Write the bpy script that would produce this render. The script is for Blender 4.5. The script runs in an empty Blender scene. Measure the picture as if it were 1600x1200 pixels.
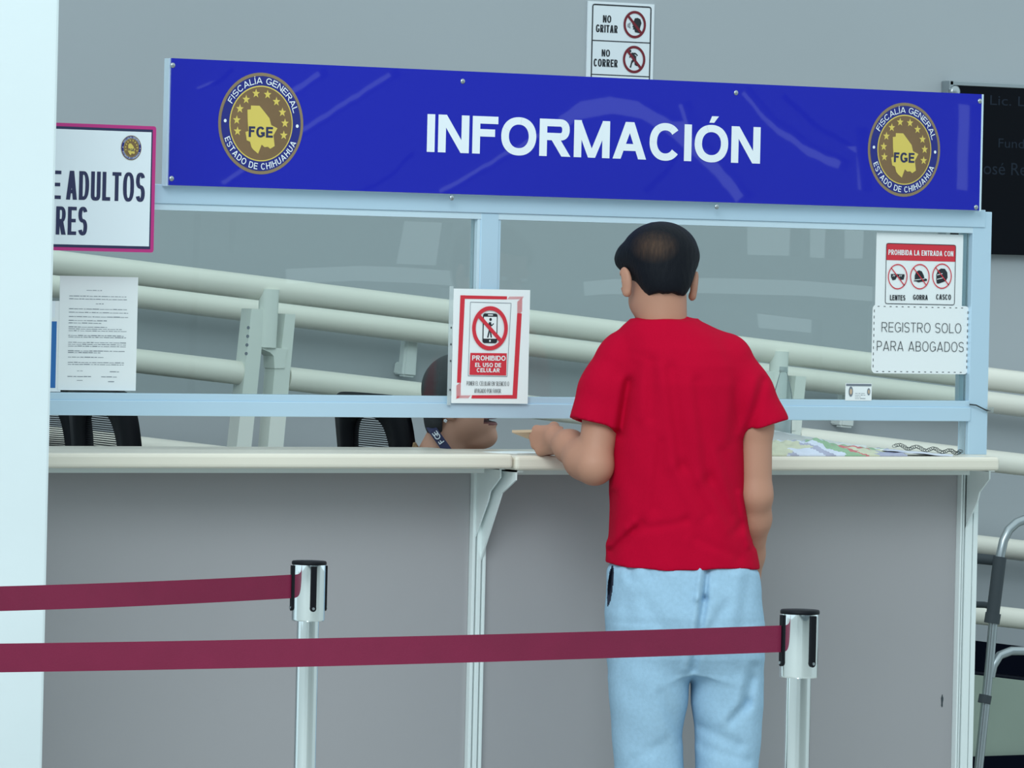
import bpy, bmesh, math, random
import numpy as np
from mathutils import Vector, Matrix
random.seed(7)
SC = bpy.context.scene
COL = SC.collection

# ------------------------------------------------------------------ camera, light
PSI = math.radians(30.0)            # the counter recedes to the right by this angle
FPX = 8200.0                        # focal length in pixels of the 1600 px wide frame (a long zoom)
EYE = 1.59                          # camera height
ROLL = 0.0225
VH = 430.0                          # row of the horizon
FWD = (math.sin(PSI), math.cos(PSI))
RGT = (math.cos(PSI), -math.sin(PSI))
CAM = (-12.2 * FWD[0], -12.2 * FWD[1], EYE)

cam_d = bpy.data.cameras.new('camera')
cam = bpy.data.objects.new('camera', cam_d)
COL.objects.link(cam)
cam_d.sensor_width = 36.0
cam_d.lens = FPX / 1600 * 36.0
cam_d.shift_y = -(600.0 - VH) / 1600.0
cam_d.clip_end = 200
cam.location = CAM
cam.rotation_euler = (Matrix.Rotation(-PSI, 3, 'Z') @ Matrix.Rotation(math.pi / 2, 3, 'X') @ Matrix.Rotation(ROLL, 3, 'Z')).to_euler()
SC.camera = cam

SC.view_settings.view_transform = 'Standard'
SC.view_settings.look = 'None'
SC.view_settings.gamma = 1.0
SC.view_settings.use_curve_mapping = False
SC.view_settings.exposure = 0.0

wd = bpy.data.worlds.new('daylight')
SC.world = wd
wd.use_nodes = True
_n = wd.node_tree.nodes
_l = wd.node_tree.links
_bg = _n['Background']
_tc = _n.new('ShaderNodeTexCoord')
_sx = _n.new('ShaderNodeSeparateXYZ')
_cr = _n.new('ShaderNodeValToRGB')
_l.new(_tc.outputs['Generated'], _sx.inputs[0])
_l.new(_sx.outputs['Z'], _cr.inputs[0])
_l.new(_cr.outputs[0], _bg.inputs[0])
_cr.color_ramp.elements[0].position = 0.0
_cr.color_ramp.elements[0].color = (0.73, 0.93, 1.0, 1)
_cr.color_ramp.elements[1].position = 0.7
_cr.color_ramp.elements[1].color = (0.80, 0.97, 1.0, 1)
_bg.inputs[1].default_value = 1.0

def area(name, loc, target, sx, sy, power, colr):
    d = bpy.data.lights.new(name, 'AREA')
    d.shape = 'RECTANGLE'; d.size = sx; d.size_y = sy; d.energy = power; d.color = colr
    o = bpy.data.objects.new(name, d); COL.objects.link(o)
    o.location = loc
    o.rotation_euler = (Vector(target) - Vector(loc)).to_track_quat('-Z', 'Y').to_euler()
    return o
area('added_fill', (-5.5, -6.5, 6.5), (0.0, 0.0, 1.0), 5.0, 4.0, 500, (0.86, 0.97, 1.0))  # added fill lamp, high at the front left, to shape the soft light

# ------------------------------------------------------------------ where a pixel's ray meets a plane of the place
def ray(u, v):
    du = u - 800.0; dv = VH - v
    a = du * math.cos(ROLL) - dv * math.sin(ROLL)
    b = dv * math.cos(ROLL) + du * math.sin(ROLL)
    return Vector((FWD[0] + RGT[0] * a / FPX, FWD[1] + RGT[1] * a / FPX, b / FPX))
def P(u, v, y):                     # on the plane Y = y
    d = ray(u, v); t = (y - CAM[1]) / d.y
    return Vector(CAM) + d * t
def Q(u, v, z):                     # at distance z along the view axis
    return Vector(CAM) + ray(u, v) * z
def PX(u, v, y): return P(u, v, y).x
def PZ(u, v, y): return P(u, v, y).z

# ------------------------------------------------------------------ materials
def lin(c):
    def f(x):
        x /= 255.0
        return x / 12.92 if x <= 0.04045 else ((x + 0.055) / 1.055) ** 2.4
    return (f(c[0]), f(c[1]), f(c[2]))
MATS = {}
def mat(name, rgb, rough=0.5, metal=0.0, spec=0.5, var=0.0, vscale=6.0, bump=0.0, bscale=60.0, lin_rgb=False, coat=0.0, stretch=None):
    if name in MATS: return MATS[name]
    m = bpy.data.materials.new(name); m.use_nodes = True
    nt = m.node_tree; N = nt.nodes; L = nt.links
    b = N['Principled BSDF']
    c = rgb if lin_rgb else lin(rgb)
    b.inputs['Base Color'].default_value = (*c, 1)
    b.inputs['Roughness'].default_value = rough
    b.inputs['Metallic'].default_value = metal
    b.inputs['Specular IOR Level'].default_value = spec
    b.inputs['Coat Weight'].default_value = coat
    tc = N.new('ShaderNodeTexCoord')
    src = tc.outputs['Object']
    if stretch:
        mp = N.new('ShaderNodeMapping'); mp.inputs['Scale'].default_value = stretch
        L.new(src, mp.inputs[0]); src = mp.outputs[0]
    if var > 0:
        nz = N.new('ShaderNodeTexNoise'); nz.inputs['Scale'].default_value = vscale; nz.inputs['Detail'].default_value = 5
        L.new(src, nz.inputs['Vector'])
        mx = N.new('ShaderNodeMix'); mx.data_type = 'RGBA'
        mx.inputs['A'].default_value = (*[max(0, x * (1 - var)) for x in c], 1)
        mx.inputs['B'].default_value = (*[min(1, x * (1 + var)) for x in c], 1)
        L.new(nz.outputs['Fac'], mx.inputs['Factor']); L.new(mx.outputs['Result'], b.inputs['Base Color'])
    if bump > 0:
        nb = N.new('ShaderNodeTexNoise'); nb.inputs['Scale'].default_value = bscale; nb.inputs['Detail'].default_value = 3
        L.new(src, nb.inputs['Vector'])
        bp = N.new('ShaderNodeBump'); bp.inputs['Strength'].default_value = 1.0; bp.inputs['Distance'].default_value = bump
        L.new(nb.outputs['Fac'], bp.inputs['Height']); L.new(bp.outputs[0], b.inputs['Normal'])
    MATS[name] = m
    return m
def glass_mat(name, tint=(0.93, 0.97, 0.96), haze=0.0, ior=1.5):
    m = bpy.data.materials.new(name); m.use_nodes = True
    nt = m.node_tree; N = nt.nodes; L = nt.links
    N.remove(N['Principled BSDF'])
    out = N['Material Output']
    tr = N.new('ShaderNodeBsdfTransparent'); tr.inputs[0].default_value = (*tint, 1)
    gl = N.new('ShaderNodeBsdfGlossy'); gl.inputs['Roughness'].default_value = 0.0
    fr = N.new('ShaderNodeFresnel'); fr.inputs['IOR'].default_value = ior
    mx = N.new('ShaderNodeMixShader')
    L.new(fr.outputs[0], mx.inputs[0]); L.new(tr.outputs[0], mx.inputs[1]); L.new(gl.outputs[0], mx.inputs[2])
    last = mx
    if haze > 0:
        df = N.new('ShaderNodeBsdfDiffuse'); df.inputs[0].default_value = (0.8, 0.88, 0.9, 1)
        m2 = N.new('ShaderNodeMixShader'); m2.inputs[0].default_value = haze
        L.new(mx.outputs[0], m2.inputs[1]); L.new(df.outputs[0], m2.inputs[2]); last = m2
    L.new(last.outputs[0], out.inputs[0])
    MATS[name] = m
    return m

M_wall = mat('painted_wall', (176, 182, 187), 0.75, var=0.05, vscale=0.9)
M_floor = mat('tile_floor', (170, 172, 168), 0.35, var=0.06)
M_ceil = mat('ceiling_paint', (215, 220, 222), 0.8)
M_column = mat('white_paint', (222, 231, 234), 0.55, var=0.03, vscale=2.5, bump=0.0006, bscale=20)
M_frame = mat('pale_aluminium', (196, 222, 240), 0.38, metal=0.25, var=0.03, vscale=3)
M_frame_lt = mat('pale_aluminium_trim', (218, 238, 250), 0.3, metal=0.25)
M_post = mat('pale_steel', (230, 238, 238), 0.4, var=0.03)
M_panel = mat('grey_laminate', (166, 163, 166), 0.55, var=0.05, vscale=2.2)
M_top = mat('cream_laminate', (232, 224, 209), 0.28, var=0.03)
M_pipe = mat('cream_pipe_paint', (236, 233, 222), 0.35, var=0.04, vscale=4)
M_glass = glass_mat('clear_glass')
M_film = glass_mat('clear_film', (0.95, 0.97, 0.97), 0.12)
M_white = mat('white_paper', (240, 243, 244), 0.7)
M_plastic_w = mat('white_plastic', (228, 234, 232), 0.4)
M_black = mat('black_plastic', (7, 9, 17), 0.55, spec=0.2)
M_ink = mat('black_ink', (34, 38, 46), 0.7)
M_ink_grey = mat('grey_ink', (120, 128, 138), 0.8)
M_navy = mat('navy_ink', (40, 44, 84), 0.6)
M_red = mat('red_ink', (214, 46, 62), 0.65)
M_darkred = mat('dark_red_ink', (120, 22, 40), 0.65)
M_pink = mat('magenta_edge', (196, 48, 130), 0.4)
M_gold = mat('gold_print', (222, 198, 96), 0.45)
M_gold_d = mat('dull_gold_print', (140, 120, 92), 0.45)
M_brown = mat('bronze_print', (126, 98, 66), 0.45, var=0.25, vscale=8)
M_ringblue = mat('blue_print', (30, 38, 128), 0.4)
M_banner = mat('blue_vinyl', (36, 42, 176), 0.012, bump=0.00010, bscale=3.0, stretch=(1.2, 1, 0.5), spec=0.6)
M_signwhite = mat('white_vinyl', (236, 242, 248), 0.4)
M_chrome = mat('chrome', (246, 252, 254), 0.03, metal=1.0)
M_alu = mat('brushed_aluminium', (176, 184, 188), 0.3, metal=0.9)
M_grip = mat('grey_rubber', (58, 66, 72), 0.65)
M_belt = mat('maroon_webbing', (122, 14, 58), 0.7, var=0.12, vscale=14, bump=0.0004, bscale=500)
M_skin = mat('skin', (184, 134, 112), 0.55, spec=0.3, var=0.06, vscale=14)
M_skin2 = mat('tan_skin', (205, 156, 134), 0.55, spec=0.3, var=0.06, vscale=14)
M_lip = mat('lips', (120, 62, 60), 0.5)
M_eye = mat('eye_white', (230, 228, 222), 0.3)
M_shirt = mat('red_cotton', (184, 0, 44), 0.9, spec=0.12, var=0.05, vscale=20, bump=0.0003, bscale=500)
M_pants = mat('pale_blue_fleece', (160, 192, 216), 0.95, spec=0.1, var=0.12, vscale=110, bump=0.0004, bscale=300)
M_slit = mat('navy_lining', (28, 36, 60), 0.9)
M_shoe = mat('dark_shoe', (40, 42, 48), 0.6)
M_hair2 = mat('dark_grey_hair', (52, 54, 58), 0.6, var=0.45, vscale=25, stretch=(1, 1, 6))
M_leopard = mat('spotted_fabric', (150, 120, 84), 0.8, var=1.0, vscale=85)
M_plaque = mat('black_stone', (4, 7, 16), 0.3, spec=0.12)
M_plaque_txt = mat('engraved_text', (34, 42, 54), 0.5, spec=0.1)
M_ramp = mat('green_grey_concrete', (152, 166, 154), 0.8, var=0.08, vscale=5)
M_dark = mat('black_tile', (9, 14, 28), 0.85, spec=0.05)
M_tan = mat('manila_paper', (206, 178, 150), 0.8)
M_bluefold = mat('blue_folder', (40, 110, 180), 0.5)
M_clear = glass_mat('clear_plastic', (0.95, 0.97, 0.98), 0.16, 1.12)
M_wire = mat('dark_steel_wire', (70, 76, 78), 0.4, metal=0.7)

def hair_mat():
    m = mat('black_hair', (14, 17, 25), 0.6, spec=0.15, bump=0.0012, bscale=60, stretch=(9, 9, 1.0))
    nt = m.node_tree; N = nt.nodes; L = nt.links
    b = N['Principled BSDF']
    tc = N.new('ShaderNodeTexCoord')
    mp = N.new('ShaderNodeMapping'); mp.vector_type = 'TEXTURE'
    mp.inputs['Location'].default_value = (-0.080, -0.075, 1.662); mp.inputs['Scale'].default_value = (0.060, 0.11, 0.040)
    gr = N.new('ShaderNodeTexGradient'); gr.gradient_type = 'SPHERICAL'
    L.new(tc.outputs['Object'], mp.inputs[0]); L.new(mp.outputs[0], gr.inputs[0])
    nz = N.new('ShaderNodeTexNoise'); nz.inputs['Scale'].default_value = 40
    mp2 = N.new('ShaderNodeMapping'); mp2.inputs['Scale'].default_value = (4, 4, 0.7)
    L.new(tc.outputs['Object'], mp2.inputs[0]); L.new(mp2.outputs[0], nz.inputs['Vector'])
    mu = N.new('ShaderNodeMath'); mu.operation = 'MULTIPLY'
    gm = N.new('ShaderNodeMath'); gm.operation = 'MULTIPLY'; gm.inputs[1].default_value = 0.42; L.new(gr.outputs['Fac'], gm.inputs[0]); L.new(gm.outputs[0], mu.inputs[0]); L.new(nz.outputs['Fac'], mu.inputs[1])
    mx = N.new('ShaderNodeMix'); mx.data_type = 'RGBA'
    mx.inputs['A'].default_value = (*lin((14, 17, 25)), 1); mx.inputs['B'].default_value = (*lin((150, 112, 84)), 1)
    L.new(mu.outputs[0], mx.inputs['Factor']); L.new(mx.outputs['Result'], b.inputs['Base Color'])
    return m
M_hair = hair_mat()

# ------------------------------------------------------------------ object helpers
def meta(o, label=None, cat=None, group=None, kind=None):
    if label: o['label'] = label
    if cat: o['category'] = cat
    if group: o['group'] = group
    if kind: o['kind'] = kind
    return o
def thing(name, label, cat, loc=(0, 0, 0), rotz=0.0, group=None):
    o = bpy.data.objects.new(name, None); COL.objects.link(o)
    o.location = loc; o.rotation_euler = (0, 0, rotz); o.empty_display_size = 0.1
    return meta(o, label, cat, group)
def world_loc(o):
    v = Vector((0, 0, 0))
    while o is not None:
        v += o.location; o = o.parent
    return v
def copy_tree(o, parent=None):
    c = o.copy(); COL.objects.link(c); c.parent = parent
    for ch in list(o.children): copy_tree(ch, c)
    return c

class MB:
    """collects pieces into ONE mesh"""
    def __init__(s): s.v = []; s.f = []; s.m = []; s.mats = []; s.sm = []
    def mi(s, m):
        if m is None: return 0
        if m not in s.mats: s.mats.append(m)
        return s.mats.index(m)
    def add(s, v, f, m=None, smooth=False):
        k = len(s.v); s.v += [tuple(p) for p in v]
        i = s.mi(m)
        for q in f: s.f.append(tuple(a + k for a in q)); s.m.append(i); s.sm.append(smooth)
        return s
    def from_bm(s, bm, m=None, smooth=False, mtx=None):
        bm.verts.ensure_lookup_table(); bm.verts.index_update()
        vs = [(mtx @ v.co if mtx else v.co.copy()) for v in bm.verts]
        fs = [[v.index for v in f.verts] for f in bm.faces]
        bm.free(); return s.add(vs, fs, m, smooth)
    def box(s, a, b, bev=0.0, m=None, seg=2, mtx=None):
        x0, x1 = sorted((a[0], b[0])); y0, y1 = sorted((a[1], b[1])); z0, z1 = sorted((a[2], b[2]))
        bm = bmesh.new(); bmesh.ops.create_cube(bm, size=1.0)
        for v in bm.verts:
            v.co = Vector(((x0 + x1) / 2 + v.co.x * (x1 - x0), (y0 + y1) / 2 + v.co.y * (y1 - y0), (z0 + z1) / 2 + v.co.z * (z1 - z0)))
        if bev > 0:
            bmesh.ops.bevel(bm, geom=list(bm.edges), offset=bev, segments=seg, affect='EDGES', profile=0.5)
        return s.from_bm(bm, m, False, mtx)
    def tube(s, pts, r, m=None, n=16, caps=True, rs=None):
        pts = [Vector(p) for p in pts]; K = len(pts)
        T = []
        for i in range(K):
            t = (pts[min(i + 1, K - 1)] - pts[max(i - 1, 0)]).normalized(); T.append(t)
        up = Vector((0, 0, 1)) if abs(T[0].z) < 0.9 else Vector((1, 0, 0))
        nrm = (up - T[0] * up.dot(T[0])).normalized()
        V = []; F = []
        for i in range(K):
            nrm = (nrm - T[i] * nrm.dot(T[i])).normalized(); bi = T[i].cross(nrm)
            rr = rs[i] if rs else r
            for j in range(n):
                a = 2 * math.pi * j / n
                V.append(pts[i] + nrm * (math.cos(a) * rr) + bi * (math.sin(a) * rr))
        for i in range(K - 1):
            for j in range(n):
                F.append((i * n + j, i * n + (j + 1) % n, (i + 1) * n + (j + 1) % n, (i + 1) * n + j))
        s.add(V, F, m, True)
        if caps:
            s.add(V[:n], [tuple(reversed(range(n)))], m); s.add(V[-n:], [tuple(range(n))], m)
        return s
    def lathe(s, prof, c=(0, 0, 0), n=32, m=None, smooth=True):
        V = []; F = []
        for (r, z) in prof:
            for j in range(n):
                a = 2 * math.pi * j / n
                V.append((c[0] + r * math.cos(a), c[1] + r * math.sin(a), c[2] + z))
        for i in range(len(prof) - 1):
            for j in range(n):
                F.append((i * n + j, i * n + (j + 1) % n, (i + 1) * n + (j + 1) % n, (i + 1) * n + j))
        s.add(V, F, m, smooth)
        s.add(V[:n], [tuple(reversed(range(n)))], m); s.add(V[-n:], [tuple(range(n))], m)
        return s
    def prism(s, poly, axis, a0, a1, m=None):
        """polygon in the plane across 'axis' extruded from a0 to a1; axis 0: (y,z), 1: (x,z), 2: (x,y)"""
        def pt(p, a):
            if axis == 0: return (a, p[0], p[1])
            if axis == 1: return (p[0], a, p[1])
            return (p[0], p[1], a)
        n = len(poly)
        V = [pt(p, a0) for p in poly] + [pt(p, a1) for p in poly]
        F = [tuple(range(n)), tuple(reversed(range(n, 2 * n)))]
        F += [(i, i + n, (i + 1) % n + n, (i + 1) % n) for i in range(n)]
        bm = bmesh.new()
        bv = [bm.verts.new(p) for p in V]
        for f in F: bm.faces.new([bv[i] for i in f])
        bmesh.ops.recalc_face_normals(bm, faces=bm.faces)
        return s.from_bm(bm, m)
    def build(s, name, m=None, parent=None, world=False, loc=None):
        me = bpy.data.meshes.new(name)
        off = Vector((0, 0, 0))
        if world and parent is not None: off = world_loc(parent)
        if loc is not None: off = Vector(loc)
        V = [(p[0] - off.x, p[1] - off.y, p[2] - off.z) for p in s.v]
        me.from_pydata(V, [], s.f)
        mats = s.mats if s.mats else [m]
        for q in mats: me.materials.append(q)
        me.polygons.foreach_set('material_index', s.m)
        me.polygons.foreach_set('use_smooth', s.sm)
        me.update()
        o = bpy.data.objects.new(name, me); COL.objects.link(o)
        if parent is not None: o.parent = parent
        if loc is not None: o.location = loc
        return o

# text outlines from Blender's built-in font
_tcur = bpy.data.curves.new('lettering_source', 'FONT')
_tobj = bpy.data.objects.new('lettering_source', _tcur)
_TC = {}
CAP = 0.682
def glyphs(st, bold=0.0):
    k = (st, bold)
    if k in _TC: return _TC[k]
    COL.objects.link(_tobj)
    _tcur.body = st; _tcur.offset = bold; _tcur.resolution_u = 4; _tcur.fill_mode = 'FRONT'
    _tcur.dimensions = '2D'
    dg = bpy.context.evaluated_depsgraph_get(); dg.update()
    me = bpy.data.meshes.new_from_object(_tobj.evaluated_get(dg))
    V = [(v.co.x, v.co.y) for v in me.vertices]
    F = []
    for p in me.polygons:
        q = list(p.vertices)
        A = sum(V[q[i]][0] * V[q[(i + 1) % len(q)]][1] - V[q[(i + 1) % len(q)]][0] * V[q[i]][1] for i in range(len(q)))
        F.append(q if A > 0 else q[::-1])
    bpy.data.meshes.remove(me)
    COL.objects.unlink(_tobj)
    xs = [p[0] for p in V]
    _TC[k] = (V, F, min(xs), max(xs))
    return _TC[k]

# block capitals drawn stroke by stroke; cap height 1, stem s, bar t, letter width g
GW = dict(A=1.0, B=.88, C=.95, D=.93, E=.80, F=.74, G=1.0, H=.88, L=.74, M=1.06, N=.89, O=1.02, P=.82, R=.92, S=.84, T=.83, U=.88, V=.94, Y=.94)
def _arc(cx, cy, rx, ry, a0, a1, e=2.0, n=14):
    out = []
    for k in range(n + 1):
        a = math.radians(a0 + (a1 - a0) * k / n); c, q = math.cos(a), math.sin(a)
        out.append((cx + rx * math.copysign(abs(c) ** (2 / e), c), cy + ry * math.copysign(abs(q) ** (2 / e), q)))
    return out
def _band(o, i): return [[o[k], o[k + 1], i[k + 1], i[k]] for k in range(len(o) - 1)]
def letter(ch, g, s, t):
    R = lambda x0, x1, y0, y1: [(x0, y0), (x1, y0), (x1, y1), (x0, y1)]
    V = lambda x: R(x, x + s, 0, 1)
    def diag(x0, y0, x1, y1, w): return [(x0 - w / 2, y0), (x0 + w / 2, y0), (x1 + w / 2, y1), (x1 - w / 2, y1)]
    e = 2.15 + max(0, 0.7 - g) * 1.3
    def bowl(y0, y1, x1):
        r = min((y1 - y0) / 2, (x1 - s) * 0.75); ym = (y0 + y1) / 2
        o = _arc(x1 - r, ym, r, (y1 - y0) / 2, -90, 90, 2.2); i = _arc(x1 - r, ym, max(r - s, .01), (y1 - y0) / 2 - t, -90, 90, 2.2)
        return _band(o, i) + [R(0, x1 - r, y0, y0 + t), R(0, x1 - r, y1 - t, y1)]
    wd = s * 1.08
    if ch == 'I': return [R(0, s, 0, 1)]
    if ch == 'N': return [V(0), V(g - s), [(0, 1), (wd, 1), (g, 0), (g - wd, 0)]]
    if ch == 'F': return [V(0), R(0, g, 1 - t, 1), R(0, g * .88, .46, .46 + t)]
    if ch == 'E': return [V(0), R(0, g, 1 - t, 1), R(0, g * .92, .5 - t * .42, .5 + t * .58), R(0, g, 0, t)]
    if ch == 'L': return [V(0), R(0, g, 0, t)]
    if ch == 'T': return [R(0, g, 1 - t, 1), R(g / 2 - s / 2, g / 2 + s / 2, 0, 1)]
    if ch == 'H': return [V(0), V(g - s), R(0, g, .5 - t / 2 + .02, .5 + t / 2 + .02)]
    if ch in 'OCGQ':
        ov = .012; a0, a1 = (0, 360) if ch == 'O' else ((38, 322) if ch == 'C' else (36, 330))
        o = _arc(g / 2, .5, g / 2, .5 + ov, a0, a1, e, 44); i = _arc(g / 2, .5, g / 2 - s, .5 + ov - t, a0, a1, e, 44)
        q = _band(o, i)
        if ch == 'G': q += [R(g - s, g, .12, .5), R(g * .54, g, .5 - t * .95, .5)]
        return q
    if ch == 'D':
        r = min(.55 * g, .5); return _band(_arc(g - r, .5, r, .5, -90, 90, 2.3, 24), _arc(g - r, .5, r - s, .5 - t, -90, 90, 2.3, 24)) + [V(0), R(0, g - r, 0, t), R(0, g - r, 1 - t, 1)]
    if ch == 'P': return [V(0)] + bowl(.40, 1, g)
    if ch == 'R': return [V(0)] + bowl(.43, 1, g * .96) + [diag(g - wd * .56, 0, g * .50, .48, wd * 1.12)]
    if ch == 'B': return [V(0)] + bowl(.47, 1, g * .93) + bowl(0, .47 + t, g)
    if ch == 'U':
        r = min(g / 2, .42); o = [(0, 1)] + _arc(g / 2, r, g / 2, r + .012, 180, 360, e, 22) + [(g, 1)]; i = [(s, 1)] + _arc(g / 2, r, g / 2 - s, r + .012 - t, 180, 360, e, 22) + [(g - s, 1)]
        return _band(o, i)
    if ch == 'A':
        a = wd * .5; return [diag(a, 0, g / 2 - s * .04, 1, wd), diag(g - a, 0, g / 2 + s * .04, 1, wd), R(g * .2, g * .8, .22, .22 + t * .95)]
    if ch == 'V':
        a = wd * .5; return [diag(a, 1, g / 2 - s * .04, 0, wd)[::-1], diag(g - a, 1, g / 2 + s * .04, 0, wd)[::-1]]
    if ch == 'Y':
        a = wd * .5; return [diag(g / 2, .38, a, 1, wd), diag(g / 2, .38, g - a, 1, wd), R(g / 2 - s / 2, g / 2 + s / 2, 0, .45)]
    if ch == 'M':
        m_ = s * .95; return [V(0), V(g - s), diag(g / 2, 0, m_ * .5, 1, m_), diag(g / 2, 0, g - m_ * .5, 1, m_)]
    if ch == 'S':
        x0, x1 = s / 2, g - s / 2; y0, y1, ym = t / 2 - .01, 1 - t / 2 + .01, .51
        rt = (y1 - ym) / 2; rb = (ym - y0) / 2; xm = g / 2; rx = (x1 - x0) / 2
        c = _arc(xm, ym + rt, rx, rt, 22, 180, 2.3, 16) + _arc(xm, ym + rt, rx, rt, 180, 262, 2.2, 8) + _arc(xm, ym - rb, rx, rb, 82, 0, 2.2, 8) + _arc(xm, ym - rb, rx, rb, 0, -158, 2.3, 16)
        o = []; i = []
        for k in range(len(c)):
            a, b = c[max(0, k - 1)], c[min(len(c) - 1, k + 1)]; d = Vector((b[0] - a[0], b[1] - a[1]))
            if d.length < 1e-6: d = Vector((c[k][0] - c[k - 1][0], c[k][1] - c[k - 1][1])) if k else Vector((0, 1))
            d.normalize(); w = t + (s - t) * abs(d.y)
            o.append((c[k][0] - d.y * w / 2, c[k][1] + d.x * w / 2)); i.append((c[k][0] + d.y * w / 2, c[k][1] - d.x * w / 2))
        return _band(o, i)
    if ch == '.': return [R(0, s, 0, t)]
    return []
ACC = {'Ó': 'O', 'Í': 'I', 'Á': 'A'}
def layout(st, width, s, t, gap):
    """letters of a line filling 'width' (in cap heights): [(polygons, x0, x1)]"""
    base = [ACC.get(c, c) for c in st]
    fix = sum(s if c in 'I.' else 0 for c in base) + gap * (len(base) - 1)
    var = sum(.36 if c == ' ' else (0 if c in 'I.' else GW[c]) for c in base)
    kx = (width - fix) / var; x = 0; out = []
    for c, b in zip(st, base):
        if b == ' ': x += .36 * kx + gap; continue
        g = s if b in 'I.' else GW[b] * kx
        q = [[(p[0] + x, p[1]) for p in poly] for poly in letter(b, g, s, t)]
        if c in ACC: q.append([(x + g * .5 - s * .35, 1.07), (x + g * .5 + s * .3, 1.07), (x + g * .5 + s * .95, 1.25), (x + g * .5 - s * .0, 1.25)])
        out.append((q, x, x + g)); x += g + gap
    return out

class Flat(MB):
    """print on a surface parallel to the counter front: plane Y = y, thin layers towards the viewer"""
    def __init__(s, y, step=0.0005): super().__init__(); s.y = y; s.step = step; s.q = 0
    def xz(s, pts, m, layer=1):
        A = sum(pts[i][0] * pts[(i + 1) % len(pts)][1] - pts[(i + 1) % len(pts)][0] * pts[i][1] for i in range(len(pts)))
        q = pts if A > 0 else pts[::-1]
        s.q = (s.q + 1) % 9          # pieces of one print lie in hair-thin layers, never in one plane
        return s.add([(p[0], s.y - layer * s.step - s.q * 4e-5, p[1]) for p in q], [tuple(range(len(q)))], m)
    def w(s, u, v):
        p = P(u, v, s.y); return (p.x, p.z)
    def px(s, pts, m, layer=1): return s.xz([s.w(*p) for p in pts], m, layer)
    def rect(s, x0, x1, z0, z1, m, layer=1): return s.xz([(x0, z0), (x1, z0), (x1, z1), (x0, z1)], m, layer)
    def rrect(s, x0, x1, z0, z1, r, m, layer=1):
        return s.xz(rr_pts(x0, x1, z0, z1, r), m, layer)
    def line(s, a, b, wd, m, layer=1):
        d = Vector((b[0] - a[0], b[1] - a[1])); d.normalize(); n = Vector((-d.y, d.x)) * wd / 2
        return s.xz([(a[0] - n.x, a[1] - n.y), (b[0] - n.x, b[1] - n.y), (b[0] + n.x, b[1] + n.y), (a[0] + n.x, a[1] + n.y)], m, layer)
    def ring(s, c, rx, rz, t, m, layer=1, n=48):
        V = []; F = []
        for j in range(n):
            a = 2 * math.pi * j / n
            V.append((c[0] + rx * math.cos(a), s.y - layer * s.step, c[1] + rz * math.sin(a)))
            V.append((c[0] + (rx - t) * math.cos(a), s.y - layer * s.step, c[1] + (rz - t) * math.sin(a)))
        for j in range(n):
            k = (j + 1) % n
            F.append((2 * j + 1, 2 * j, 2 * k, 2 * k + 1))
        return s.add(V, F, m)
    def loop(s, pts, wd, m, layer=1):
        for i in range(len(pts)): s.line(pts[i], pts[(i + 1) % len(pts)], wd, m, layer)
        return s
    def disk(s, c, rx, rz, m, layer=1, n=40):
        return s.xz([(c[0] + rx * math.cos(2 * math.pi * j / n), c[1] + rz * math.sin(2 * math.pi * j / n)) for j in range(n)], m, layer)
    def text(s, st, x0, x1, z0, h, m, layer=1, bold=0.0, wt=0.17, bar=None, gap=0.13):
        for q, a, b in layout(st, (x1 - x0) / h, wt, bar or wt * 0.84, gap):
            for poly in q: s.xz([(x0 + p[0] * h, z0 + p[1] * h) for p in poly], m, layer)
        return s
    def ftext(s, st, x0, x1, z0, h, m, layer=1, bold=0.0):
        V, F, a, b = glyphs(st, bold)
        sx = (x1 - x0) / (b - a); sz = h / (CAP + 2 * bold)
        return s.add([(x0 + (p[0] - a) * sx, s.y - layer * s.step, z0 + (p[1] + bold) * sz) for p in V], F, m)
    def tpx(s, st, u0, u1, vb, vt, m, layer=1, bold=0.0, font=False, **kw):
        """text between columns u0..u1, baseline row vb and cap row vt taken at its middle"""
        um = (u0 + u1) / 2; vm = (vb + vt) / 2; dv = 0.0
        x0 = s.w(u0, vm)[0]; x1 = s.w(u1, vm)[0]; z0 = s.w(um, vb)[1]; z1 = s.w(um, vt)[1]
        return s.ftext(st, x0, x1, z0, z1 - z0, m, layer, bold) if font else s.text(st, x0, x1, z0, z1 - z0, m, layer, **kw)
    def rpx(s, u0, u1, v0, v1, m, layer=1):
        um = (u0 + u1) / 2; vm = (v0 + v1) / 2
        return s.rect(s.w(u0, vm)[0], s.w(u1, vm)[0], s.w(um, v1)[1], s.w(um, v0)[1], m, layer)
    def box_of(s, u0, u1, v0, v1):
        um = (u0 + u1) / 2; vm = (v0 + v1) / 2
        return (s.w(u0, vm)[0], s.w(u1, vm)[0], s.w(um, v1)[1], s.w(um, v0)[1])
def rr_pts(x0, x1, z0, z1, r, n=6):
    out = []
    for (cx, cz, a0) in ((x1 - r, z0 + r, -90), (x1 - r, z1 - r, 0), (x0 + r, z1 - r, 90), (x0 + r, z0 + r, 180)):
        for k in range(n + 1):
            a = math.radians(a0 + 90 * k / n); out.append((cx + r * math.cos(a), cz + r * math.sin(a)))
    return out

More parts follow.
